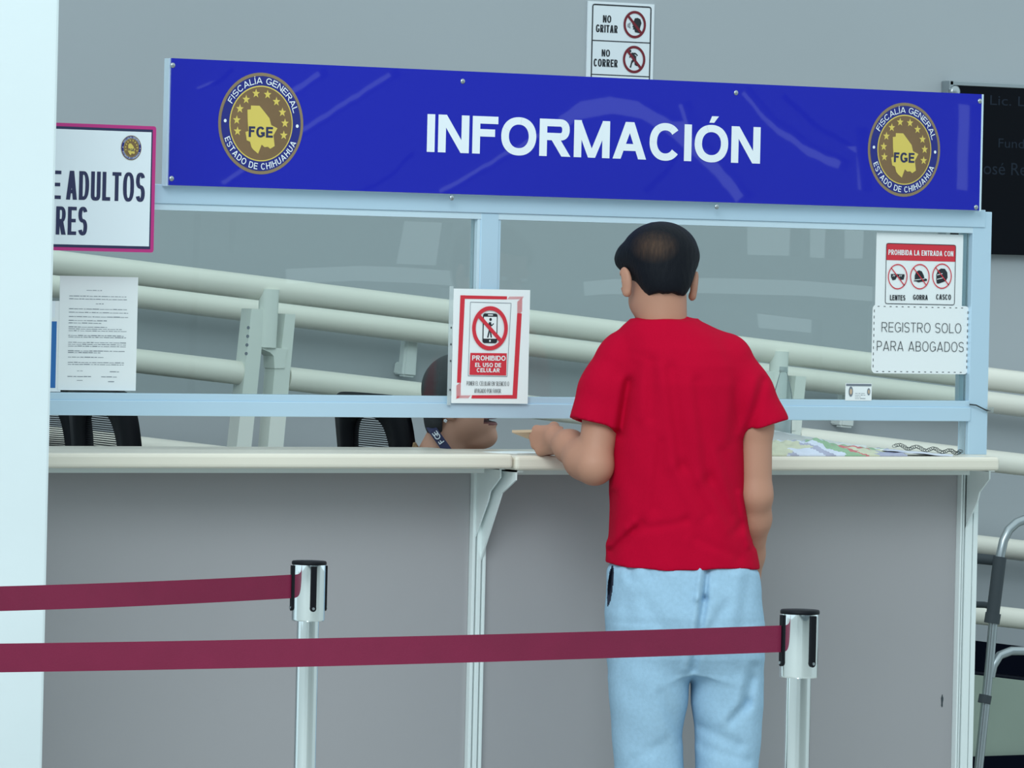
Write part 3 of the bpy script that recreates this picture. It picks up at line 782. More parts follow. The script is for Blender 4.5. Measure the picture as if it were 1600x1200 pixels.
for q, (a, b) in enumerate(((210, 361), (383, 361), (556, 357))):
    c = fl.w(*NQ(a, b)); rx = fl.w(*NQ(a + 76, b))[0] - c[0]; rz = fl.w(*NQ(a, b - 99))[1] - c[1]
    fl.ring(c, rx, rz, rx * 0.09, M_red, 4)
    fl.line((c[0] - rx * 0.66, c[1] + rz * 0.66), (c[0] + rx * 0.72, c[1] - rz * 0.7), rx * 0.09, M_red, 4)
    g = lambda x, z: (c[0] + x * rx, c[1] + z * rz)
    if q == 0:
        fl.xz([g(*p) for p in ((-0.68, 0.2), (0.72, 0.2), (0.72, 0.05), (0.64, -0.22), (0.3, -0.26), (0.1, -0.02), (-0.06, -0.02), (-0.2, -0.24), (-0.5, -0.3), (-0.66, -0.05))], M_ink, 2)
        for s_ in (-0.42, -0.28, 0.24, 0.4): fl.line(g(s_ - 0.08, 0.0), g(s_ + 0.02, 0.14), 0.05 * rx, M_white, 3)
    elif q == 1:
        fl.xz([g(*p) for p in ((-0.5, -0.2), (-0.5, 0.1), (-0.35, 0.38), (-0.08, 0.5), (0.2, 0.42), (0.42, 0.1), (0.48, -0.12), (0.76, -0.18), (0.74, -0.32), (0.3, -0.38), (-0.1, -0.46), (-0.35, -0.38), (-0.6, -0.38))], M_ink, 2)
        fl.line(g(-0.55, -0.28), g(0.5, -0.16), 0.05 * rx, M_white, 3)
    else:
        fl.xz([g(*p) for p in ((-0.55, -0.3), (-0.56, 0.1), (-0.42, 0.42), (-0.1, 0.6), (0.3, 0.58), (0.56, 0.3), (0.6, -0.1), (0.42, -0.38), (-0.3, -0.6), (-0.5, -0.58))], M_ink, 2)
        fl.line(g(-0.5, 0.08), g(0.05, 0.2), 0.06 * rx, M_white, 3); fl.line(g(-0.5, -0.26), g(0.2, -0.12), 0.05 * rx, M_white, 3)
fin()
fl, bx, fin = sheet('lawyer_notice', 'white rounded card with dashed border, lower of two notices on the right pane', 'notice', YG + 0.0115, 1362.5, 1513.5, 477, 584, r=0.012)
x0, x1, z0, z1 = bx; g = 0.0045
for k in range(15):
    a = x0 + 0.014 + (x1 - x0 - 0.028) * k / 14.6
    for z in (z0 + g, z1 - g): fl.rect(a, a + 0.0055, z - 0.0008, z + 0.0008, M_ink, 1)
for k in range(10):
    a = z0 + 0.014 + (z1 - z0 - 0.03) * k / 9.2
    for x in (x0 + g, x1 - g): fl.rect(x - 0.0009, x + 0.0009, a, a + 0.0065, M_ink, 1)
N2('REGISTRO SOLO', 85, 707, 797, 722, M_ink, 0.075, gap=0.17); N2('PARA ABOGADOS', 48, 726, 944, 868, M_ink, 0.075, gap=0.17)
fin()

# contract sheet and blue folder on the left pane
fl, bx, fin = sheet('contract_sheet', 'white typed contract sheet behind the left pane beside the white column', 'document', YG + 0.0145, 92, 214, 432, 610)
x0, x1, z0, z1 = bx; w = x1 - x0; h = z1 - z0
rows(fl, x0 + w * .34, x0 + w * .68, z0 + h * .865, z0 + h * .885, 1, M_ink_grey, 1, 1)
for k, (a, b, c_, d_, n) in enumerate(((.12, .86, .785, .835, 2), (.12, .88, .665, .725, 2), (.12, .88, .63, .655, 1), (.12, .86, .575, .62, 2), (.12, .88, .51, .56, 3), (.12, .86, .455, .485, 2), (.12, .86, .375, .425, 3), (.12, .86, .32, .35, 2), (.12, .8, .275, .3, 1), (.12, .84, .215, .25, 2), (.12, .42, .11, .125, 1), (.55, .88, .11, .125, 1), (.24, .34, .16, .175, 1), (.66, .78, .155, .17, 1), (.24, .32, .08, .09, 1), (.64, .72, .07, .08, 1), (.46, .58, .75, .765, 1))):
    rows(fl, x0 + w * a, x0 + w * b, z0 + h * c_, z0 + h * d_, n, M_ink_grey, 1, 10 + k, 0.0013)
fin()
fl, bx, fin = sheet('blue_folder', 'narrow blue folder edge on white card between the column and the contract sheet', 'folder', YG + 0.0155, 60, 96, 470, 612)
fl.rpx(60, 87.5, 502, 606, M_bluefold, 1); fl.rpx(70, 86, 470, 496, M_signwhite, 1)
fin()

# identity card tucked at the glass
fl, bx, fin = sheet('id_card', 'small pale identity card standing on the lower beam, under the lawyers\' notice', 'card', YG - 0.001, 1321, 1362, 599, 626, M_white, 0.0008)
x0, x1, z0, z1 = bx; w = x1 - x0; h = z1 - z0
fl.rect(x0 + w * .02, x1 - w * .02, z1 - h * .16, z1 - h * .03, M_ink_grey, 1)
for a, r in ((0.2, 1.0), (0.88, 0.7)):
    fl.disk((x0 + w * a, z0 + h * .52), w * .085 * r, h * .3 * r, M_ink_grey, 1, 18); fl.disk((x0 + w * a, z0 + h * .52), w * .045 * r, h * .17 * r, M_tan, 2, 18)
rows(fl, x0 + w * .36, x0 + w * .76, z0 + h * .06, z0 + h * .46, 4, M_ink_grey, 1, 77, 0.0011)
fin()

# ------------------------------------------------------------------ handrails of the ramp
RP = 0.034
YA, YBk = 2.34, 3.08
M_rpost = mat('rail_post_paint', (226, 231, 224), 0.42, var=0.04, vscale=5)
rail = thing('handrail', 'front cream pipe handrail along the ramp, seen through the glass, with posts', 'handrail', (P(800, 600, YA).x, YA, ramp_top(P(800, 600, YA).x)))
def vA(u): return 411.5 + (u - 95) * 0.1243
def pipe_pts(f, u0, u1, y, n=6): return [P(u0 + (u1 - u0) * k / n, f(u0 + (u1 - u0) * k / n), y) for k in range(n + 1)]
MB().tube(pipe_pts(vA, -120, 1760, YA), RP, None, 24).build('rail_pipe', M_pipe, rail, True)
vC = lambda u: 564 + (u - 215) * 0.1172
vE = lambda u: 963 + (u - 1560) * 0.112
MB().tube(pipe_pts(vC, -120, 386, YA), RP * 0.97, None, 24).build('rail_pipe', M_pipe, rail, True)
MB().tube(pipe_pts(vC, 447, 1182, YA), RP * 0.97, None, 24).build('rail_pipe', M_pipe, rail, True)
MB().tube(pipe_pts(vC, 1243, 1760, YA), RP * 0.97, None, 24).build('rail_pipe', M_pipe, rail, True)
MB().tube(pipe_pts(vE, 447, 1182, YA), RP * 0.9, None, 24).build('rail_pipe', M_pipe, rail, True)
MB().tube(pipe_pts(vE, 1243, 1760, YA), RP * 0.9, None, 24).build('rail_pipe', M_pipe, rail, True)
for du, dv in ((0, 0), (797, 97)):
    def pl(pts, y0, y1, name, m=M_rpost):
        fl = Flat(YA); mb = MB(); q = [fl.w(u + du, v + dv) for u, v in pts]
        mb.prism(q, 1, y0, y1); return mb.build(name, m, rail, True)
    xbot = -0.107
    def down(u, v, vb): return (u + xbot * (vb - v), vb)
    p1 = pl([(384, 482), (406, 483), (384, 696), down(384, 696, 905 if not du else 950), down(361, 696, 905 if not du else 950), (361, 696)], YA - 0.035, YA + 0.025, 'post')
    hb = MB()
    for k in range(4):
        c = P(388 - k * 1.1 + du, 512 + k * 13.5 + dv, YA - 0.0355)
        hb.add([(c.x + 0.005 * math.cos(a * 0.785), c.y, c.z + 0.005 * math.sin(a * 0.785)) for a in range(8)], [tuple(range(8))])
    hb.build('bolt_hole', M_ink_grey, p1)
    for o_ in (p1.children): o_.data.transform(Matrix.Translation(-world_loc(p1)))
    pl([(438, 490), (454, 491), (435, 697), down(435, 697, 905 if not du else 950), down(411, 697, 905 if not du else 950), (411, 697), (422, 570), (432, 545)], YA - 0.03, YA + 0.03, 'post')
    MB().tube([P(421 + du, 452 + dv, YA - 0.02), P(416 + du, 543 + dv, YA - 0.02)], 0.0275, None, 24).build('stub', M_rpost, rail, True)
    pl([(401, 541), (441, 545), (437, 558), (436, 575), (420, 575), (419, 556), (413, 550), (401, 545)], YA - 0.034, YA + 0.03, 'gusset')
wr = thing('handrail', 'rear cream pipe handrail fixed to the grey back wall behind the ramp', 'handrail', (P(800, 600, YBk).x, YBk, ramp_top(P(800, 600, YBk).x) + 0.3))
vB = lambda u: 491 + (u - 440) * 0.1243
vD = lambda u: 701 + (u - 230) * 0.1165
MB().tube(pipe_pts(vB, -120, 1800, YBk), 0.034, None, 24).build('rail_pipe', M_pipe, wr, True)
MB().tube(pipe_pts(vD, -120, 1800, YBk), 0.033, None, 24).build('rail_pipe', M_pipe, wr, True)
for du, dv in ((0, 0), (684, 79)):
    def slab(pts, y0, y1, bev):
        fl = Flat(y0); q = [fl.w(u + du, v + dv) for u, v in pts]
        bm = bmesh.new(); n = len(q)
        a = [bm.verts.new((p[0], y0, p[1])) for p in q]; b = [bm.verts.new((p[0], y1, p[1])) for p in q]
        bm.faces.new(a); bm.faces.new(b[::-1])
        for i in range(n): bm.faces.new((a[i], b[i], b[(i + 1) % n], a[(i + 1) % n]))
        bmesh.ops.recalc_face_normals(bm, faces=bm.faces)
        bmesh.ops.bevel(bm, geom=[e for e in bm.edges], offset=bev, segments=3, affect='EDGES')
        return bm
    bk = MB().from_bm(slab(((636, 521), (655, 522), (651, 590), (629, 588)), YBk + 0.036, YBk + 0.075, 0.007), None, False)
    bk.from_bm(slab(((628, 566), (645, 566), (643, 586), (625, 585)), YBk + 0.075, YW, 0.004), None, False)
    bk.build('bracket', M_plastic_w, wr, True)

# ------------------------------------------------------------------ office chairs
def chair_proto():
    t = thing('office_chair', 'x', 'chair', (0, 0, 0), 0, 'black office chairs behind the counter')
    mb = MB().box((-0.24, -0.22, 0.53), (0.24, 0.25, 0.60), 0.03, seg=4); mb.build('seat', M_black, t)
    W, Z0, Z1 = 0.235, 0.66, 1.285
    def S(x, z, off=0.0):
        return (x, -0.235 + 0.16 * x * x - 0.03 * ((z - 0.9) / 0.35) ** 2 * (1 if z > 0.9 else 0.4) + off, z)
    def outline(n=64):
        pts = []
        for k in range(n):
            a = 2 * math.pi * k / n; c, s_ = math.cos(a), math.sin(a)
            e = 0.27
            pts.append((W * math.copysign(abs(c) ** e, c), (Z0 + Z1) / 2 + (Z1 - Z0) / 2 * math.copysign(abs(s_) ** e, s_)))
        return pts
    def inner(n=64):
        pts = []
        for k in range(n):
            a = 2 * math.pi * k / n; c, s_ = math.cos(a), math.sin(a); e = 0.5
            pts.append((0.135 * math.copysign(abs(c) ** e, c), 0.99 + 0.235 * math.copysign(abs(s_) ** e, s_)))
        return pts
    o_, i_ = outline(), inner(); n = len(o_)
    V = []; F = []
    for off in (0.0, 0.022):
        V += [S(x, z, off) for x, z in o_] + [S((x + X) / 2, (z + Z) / 2, off - 0.006 if off == 0 else off + 0.006) for (x, z), (X, Z) in zip(o_, i_)] + [S(x, z, off) for x, z in i_]
    for k in range(n):
        j = (k + 1) % n
        F += [(k, j, n + j, n + k), (n + k, n + j, 2 * n + j, 2 * n + k)]
        F += [(4 * n + k, 4 * n + j, 3 * n + j, 3 * n + k), (5 * n + k, 5 * n + j, 4 * n + j, 4 * n + k)]
        F += [(3 * n + k, 3 * n + j, j, k), (2 * n + k, 2 * n + j, 5 * n + j, 5 * n + k)]
    br = MB().add(V, F, None, True).build('backrest', M_black, t)
    sl = MB(); z = 0.76
    while z < 1.222:
        h = abs(z - 0.99) / 0.235; w = 0.135 * max(0.05, (1 - h ** 4)) ** 0.25 + 0.004
        pts = [S(-w + 2 * w * k / 10, z, 0.010) for k in range(11)]
        sl.tube(pts, 0.0016, None, 5); z += 0.0056
    sl.build('mesh_slats', M_black, br)
    MB().tube([(0, -0.27, 0.86), (0, -0.30, 0.72), (0, -0.26, 0.55), (0, -0.1, 0.515), (0, 0.05, 0.515)], 0.025, None, 12).build('back_support', M_black, t)
    MB().tube([(0, 0, 0.53), (0, 0, 0.12)], 0.03, None, 16).build('gas_column', M_black, t)
    for sx in (-1, 1):
        a = MB().tube([(sx * 0.24, 0.0, 0.56), (sx * 0.30, 0.0, 0.58), (sx * 0.30, 0.0, 0.76)], 0.018, None, 10)
        a.box((sx * 0.30 - 0.035, -0.12, 0.76), (sx * 0.30 + 0.035, 0.13, 0.79), 0.012); a.build('armrest', M_black, t)
    for k in range(5):
        a = 2 * math.pi * k / 5 + 0.3; c, s_ = math.cos(a), math.sin(a)
        lg = MB().tube([(0.03 * c, 0.03 * s_, 0.12), (0.3 * c, 0.3 * s_, 0.075)], 0.02, None, 10, rs=[0.026, 0.018]).build('leg', M_black, t)
        MB().tube([(0.3 * c - 0.012 * s_, 0.3 * s_ + 0.012 * c, 0.03), (0.3 * c + 0.012 * s_, 0.3 * s_ - 0.012 * c, 0.03)], 0.03, None, 16).build('caster', M_black, lg)
    return t
ch0 = chair_proto()
def seat_at(t, u, Z, rz, label):
    p = Q(u, 650, Z); f = Vector((-math.sin(rz), math.cos(rz)))
    t.location = (p.x + f.x * 0.2, p.y + f.y * 0.2, 0.0); t.rotation_euler = (0, 0, rz); t['label'] = label
seat_at(ch0, 606, 13.25, math.radians(-96), 'black office chair with slatted mesh back beside the seated clerk')
seat_at(copy_tree(ch0), 184, 13.2, math.radians(-96), 'black office chair with large slatted mesh opening, under the contract sheet')
seat_at(copy_tree(ch0), 84, 14.1, math.radians(-84), 'black office chair half hidden by the white column, leftmost of the chairs')

# ------------------------------------------------------------------ belt posts
def ribbon(pts, h, th, m, name, parent):
    pts = [Vector(p) for p in pts]; V = []; F = []; K = len(pts)
    for i, p in enumerate(pts):
        t = pts[min(i + 1, K - 1)] - pts[max(i - 1, 0)]; n = Vector((-t.y, t.x, 0)).normalized() * th / 2
        tw = 0.06 * math.sin(i * 0.35)
        up = Vector((0, 0, h / 2)) + n.normalized() * h * 0.5 * tw
        V += [p - up - n, p - up + n, p + up + n, p + up - n]
    for i in range(K - 1):
        for j in range(4): F.append((4 * i + j, 4 * i + (j + 1) % 4, 4 * i + 4 + (j + 1) % 4, 4 * i + 4 + j))
    F += [(3, 2, 1, 0), (4 * K - 4, 4 * K - 3, 4 * K - 2, 4 * K - 1)]
    return MB().add(V, F).build(name, m, parent, True)
def stanchion(u, Z, label, slots, belt_end, sag):
    c = Q(u, 1000, Z); t = thing('belt_post', label, 'barrier post', (c.x, c.y, 0), 0, 'chrome belt posts')
    MB().lathe([(0.0, 0.0), (0.165, 0.0), (0.165, 0.012), (0.15, 0.022), (0.05, 0.03), (0.03, 0.045), (0.0, 0.045)], n=48).build('base', M_chrome, t)
    MB().lathe([(0.0225, 0.03), (0.0225, 0.885)], n=40).build('pole', M_chrome, t)
    hd = MB().lathe([(0.0235, 0.878), (0.0335, 0.878), (0.034, 0.881), (0.034, 0.9925)], n=48).build('head', M_chrome, t)
    MB().lathe([(0.0, 0.992), (0.0350, 0.992), (0.0356, 0.9935), (0.0356, 0.997), (0.034, 0.9995), (0.0, 1.0)], n=48).build('cap', M_black, hd)
    for k, sa in enumerate(slots):
        # angle measured from the direction towards the camera, to the right
        a = math.radians(sa); d = Vector((-FWD[0] * math.cos(a) + RGT[0] * math.sin(a), -FWD[1] * math.cos(a) + RGT[1] * math.sin(a), 0)); e = Vector((-d.y, d.x, 0))
        mt = Matrix(((e.x, d.x, 0, 0), (e.y, d.y, 0, 0), (0, 0, 1, 0), (0, 0, 0, 1)))
        s_ = MB(); pts = [(-0.0062, 0.99), (-0.0062, 0.908)] + [(-0.0066 * math.cos(q * math.pi / 6), 0.9045 - 0.0066 * math.sin(q * math.pi / 6)) for q in range(7)] + [(0.0062, 0.908), (0.0062, 0.99)]
        s_.prism(pts, 1, 0.0315, 0.0375)
        s_.v = [tuple(mt @ Vector(p)) for p in s_.v]
        so = s_.build('belt_slot', M_black, hd)
        b_ = MB().tube([(0, 0.037, 0.9045), (0, 0.0395, 0.9045)], 0.0028, None, 12); b_.v = [tuple(mt @ Vector(p)) for p in b_.v]
        b_.build('screw', M_alu, so)
    a = math.radians(slots[0]); d = Vector((-FWD[0] * math.cos(a) + RGT[0] * math.sin(a), -FWD[1] * math.cos(a) + RGT[1] * math.sin(a), 0))
    s0 = Vector((c.x, c.y, 0.9475)) + d * 0.034; e = belt_end; pts = []
    for k in range(25):
        f = k / 24; p = s0.lerp(e, f); p.z -= sag * 4 * f * (1 - f); pts.append(p)
    ribbon(pts, 0.048, 0.0016, M_belt, 'belt', t)
    return t
stanchion(480.5, 10.68, 'chrome belt post left of the man, nearer the counter, with its maroon belt', (-72, 18, 108, 198), Q(-160, 939, 10.0), 0.004)
stanchion(1249, 9.45, 'chrome belt post right of the man, its maroon belt crossing in front of his legs', (-66, 40, 130, 220), Q(-160, 1030, 8.62), 0.005)

# ------------------------------------------------------------------ walking frame at the right
YK = 1.9
wk = thing('walker', 'aluminium walking frame with grey grips at the right end of the counter', 'walker', (P(1600, 1000, YK).x, YK, 0.0))
W = lambda u, v, dy=0.0: P(u, v, YK + dy)
left_leg = [W(1563, 868), W(1552, 970), W(1545, 1050), W(1530, 1192)]
ft = left_leg[-1] + (left_leg[-1] - left_leg[0]).normalized() * ((left_leg[-1].z - 0.03) / max(0.001, abs((left_leg[-1] - left_leg[0]).normalized().z)))
top = [W(1760, 868), W(1752, 838), W(1738, 820), W(1720, 812), W(1660, 811), W(1600, 812), W(1588, 817), W(1576, 828), W(1568, 845), W(1563, 868)]
r_ft = Vector((W(1790, 1000).x, ft.y, 0.03))
MB().tube([r_ft] + top + left_leg[1:] + [ft], 0.0135, None, 16).build('front_frame', M_alu, wk, True)
MB().tube([W(1548, 1058), W(1552, 1040), W(1562, 1024), W(1580, 1017), W(1600, 1017), W(1700, 1020), W(1768, 1026)], 0.0125, None, 14).build('cross_bar', M_alu, wk, True)
MB().tube([W(1562.5, 870), W(1551, 962)], 0.0195, None, 16).build('grip', M_grip, wk, True)
MB().tube([W(1552, 958), W(1549.5, 974)], 0.023, None, 16).build('collar', M_grip, wk, True)
MB().tube([W(1540, 1086), W(1537.5, 1099)], 0.019, None, 16).build('clip', M_grip, wk, True)
for p in (ft, r_ft): MB().tube([p + Vector((0, 0, 0.02)), p - Vector((0, 0, 0.029))], 0.02, None, 14).build('rubber_foot', M_grip, wk, True)
MB().tube([W(1560, 876, 0.01), W(1500, 870, 0.12), W(1440, 868, 0.25)], 0.0155, None, 14).build('side_bar', M_grip, wk, True)
MB().tube([W(1552, 948, 0.01), W(1538, 945, 0.05), W(1440, 942, 0.25)], 0.0095, None, 14).build('side_bar', M_grip, wk, True)
MB().tube([W(1440, 860, 0.25), W(1425, 1000, 0.25), Vector((W(1410, 1000).x, YK + 0.25, 0.0))], 0.0135, None, 14).build('side_leg', M_alu, wk, True)

# ------------------------------------------------------------------ things lying on the right worktop
def wavy(name, x0, x1, y0, y1, zb, hfun, mfun, nx, ny, th, label, cat):
    mb = MB(); V = []; n = (nx + 1) * (ny + 1)
    for lay in (0, 1):
        for j in range(ny + 1):
            for i in range(nx + 1):
                a, b = i / nx, j / ny
                V.append((x0 + (x1 - x0) * a, y0 + (y1 - y0) * b, zb + (hfun(a, b) if lay else max(0.0, hfun(a, b) - th))))
    k = lambda i, j, l: l * n + j * (nx + 1) + i
    for j in range(ny):
        for i in range(nx):
            m = mfun((i + .5) / nx, (j + .5) / ny)
            mb_i = mb.mi(m)
            mb.f += [(k(i, j, 1), k(i + 1, j, 1), k(i + 1, j + 1, 1), k(i, j + 1, 1)), (k(i, j, 0), k(i, j + 1, 0), k(i + 1, j + 1, 0), k(i + 1, j, 0))]
            mb.m += [mb_i, mb_i]; mb.sm += [True, True]
    edge = [(i, 0) for i in range(nx)] + [(nx, j) for j in range(ny)] + [(i, ny) for i in range(nx, 0, -1)] + [(0, j) for j in range(ny, 0, -1)]
    for q, (i, j) in enumerate(edge):
        i2, j2 = edge[(q + 1) % len(edge)]
        mb.f.append((k(i, j, 0), k(i2, j2, 0), k(i2, j2, 1), k(i, j, 1)))
        m = mfun(min(i, nx - 1) / nx + 1e-3, min(j, ny - 1) / ny + 1e-3); mb.m.append(mb.mi(m)); mb.sm.append(False)
    mb.v = V
    o = mb.build(name, None, None, loc=((x0 + x1) / 2, (y0 + y1) / 2, zb)); return meta(o, label, cat)
M_pg = mat('newsprint_green', (150, 182, 150), 0.8, var=0.2, vscale=40)
M_pr = mat('newsprint_red', (206, 120, 124), 0.8, var=0.2, vscale=40)
M_pv = mat('newsprint_violet', (172, 174, 196), 0.8, var=0.2, vscale=40)
M_pc = mat('newsprint_cream', (206, 208, 184), 0.8, var=0.2, vscale=40)
M_pb = mat('newsprint_pale', (214, 220, 236), 0.8, var=0.15, vscale=30)
nx0, nx1 = PX(1185, 712, -0.13), PX(1404, 710, -0.13)
def nh(a, b):
    e = min(1.0, b / 0.55) ** 0.75
    return 0.003 + e * (0.017 * (1 - 0.35 * a) + 0.016 * max(0, math.sin(a * 3.0 + 0.5)) * (1 - 0.55 * a)) + 0.009 * math.exp(-((a - 0.33 - 0.2 * b) / 0.07) ** 2) * e + 0.003 * math.sin(a * 31 + b * 9) * (1 - a * 0.8) * e + 0.0018 * math.sin(a * 63 - b * 22) * e
def nm(a, b):
    a2 = a + 0.09 * math.sin(b * 6 + a * 9) + 0.03 * math.sin(b * 23 + a * 17)
    if a2 < 0.24: return M_pc
    if a2 < 0.46: return M_pb if math.sin(b * 9 + a * 25) > -0.6 else M_pv
    if a2 < 0.66: return M_pg
    if a2 < 0.74: return M_pr if b < 0.8 else M_pg
    if a2 < 0.88: return M_pc if b < 0.5 else M_pg
    return M_pv
wavy('newspaper', nx0, nx1, -0.168, -0.06, z_r + 0.0005, nh, nm, 80, 24, 0.05, 'crumpled coloured newspaper on the right worktop beside the man\'s elbow', 'newspaper')
px0, px1 = PX(1180, 690, 0.03), PX(1345, 690, 0.03)
wavy('paper_stack', px0, px1, 0.005, 0.16, z_r + 0.0005, lambda a, b: 0.018 + 0.058 * (1 - a) ** 1.2 * (0.7 + 0.3 * b) + 0.002 * math.sin(a * 40 + b * 5), lambda a, b: M_white, 30, 10, 0.03, 'heap of loose white papers on the right worktop behind the newspaper', 'papers')
sx0_, sx1_ = PX(1375, 708, -0.12), PX(1478, 706, -0.12)
wavy('paper_sheets', sx0_, sx1_, -0.15, -0.06, z_r + 0.0005, lambda a, b: 0.003 + 0.013 * (1 - a) + 0.001 * math.sin(a * 14), lambda a, b: M_white if b > 0.3 else M_pb, 16, 6, 0.004, 'thin white sheets at the right end of the worktop under the chain', 'papers')
cn = MB(); rnd = random.Random(5)
cpts = [(1398, 704), (1412, 700), (1424, 696), (1437, 701), (1450, 702), (1462, 697), (1474, 700), (1486, 703), (1496, 706), (1502, 706)]
prev = None
for k in range(len(cpts) * 4 - 4):
    i, f = divmod(k, 4); f /= 4
    u = cpts[i][0] + (cpts[i + 1][0] - cpts[i][0]) * f; v = cpts[i][1] + (cpts[i + 1][1] - cpts[i][1]) * f
    c = P(u, v, -0.105 + 0.02 * math.sin(k * 0.7)); c.z = z_r + 0.0055 + 0.014 * max(0, 1 - k / 30) + 0.0032 * (1 + math.sin(k * 0.75))
    ang = rnd.random() * 3.1; tl = 0.5 * ((k % 2) * 2 - 1)
    pts = []
    for q in range(11):
        a = 2 * math.pi * q / 10
        lx = 0.0075 * math.cos(a); ly = 0.004 * math.sin(a)
        pts.append((c.x + lx, c.y + ly * math.cos(tl * 2.2), c.z + ly * math.sin(tl * 2.2)))
    cn.tube(pts, 0.00065, None, 6, False)
o = cn.build('chain', M_wire, None, loc=P(1450, 703, -0.1)); meta(o, 'thin dark metal chain lying over the sheets at the right end of the worktop', 'chain')
# bottle of hand gel behind the glass
c = P(1223, 640, 0.188); bt = thing('gel_bottle', 'clear conical bottle with white cap behind the right pane, beside the man\'s sleeve', 'bottle', (c.x, c.y, z_r))
zt_ = P(1220, 573, 0.188).z - z_r
MB().lathe([(0.0, 0.0), (0.022, 0.0), (0.023, 0.004), (0.023, zt_ - 0.075), (0.020, zt_ - 0.055), (0.010, zt_ - 0.018), (0.0085, zt_ - 0.012), (0.0, zt_ - 0.012)], n=32).build('bottle_body', M_clear, bt)
MB().lathe([(0.0, 0.003), (0.0205, 0.003), (0.021, zt_ - 0.090), (0.0, zt_ - 0.090)], n=32).build('gel', M_plastic_w, bt)
MB().lathe([(0.0, zt_ - 0.013), (0.0105, zt_ - 0.013), (0.0105, zt_), (0.0, zt_)], n=24).build('cap', M_plastic_w, bt)

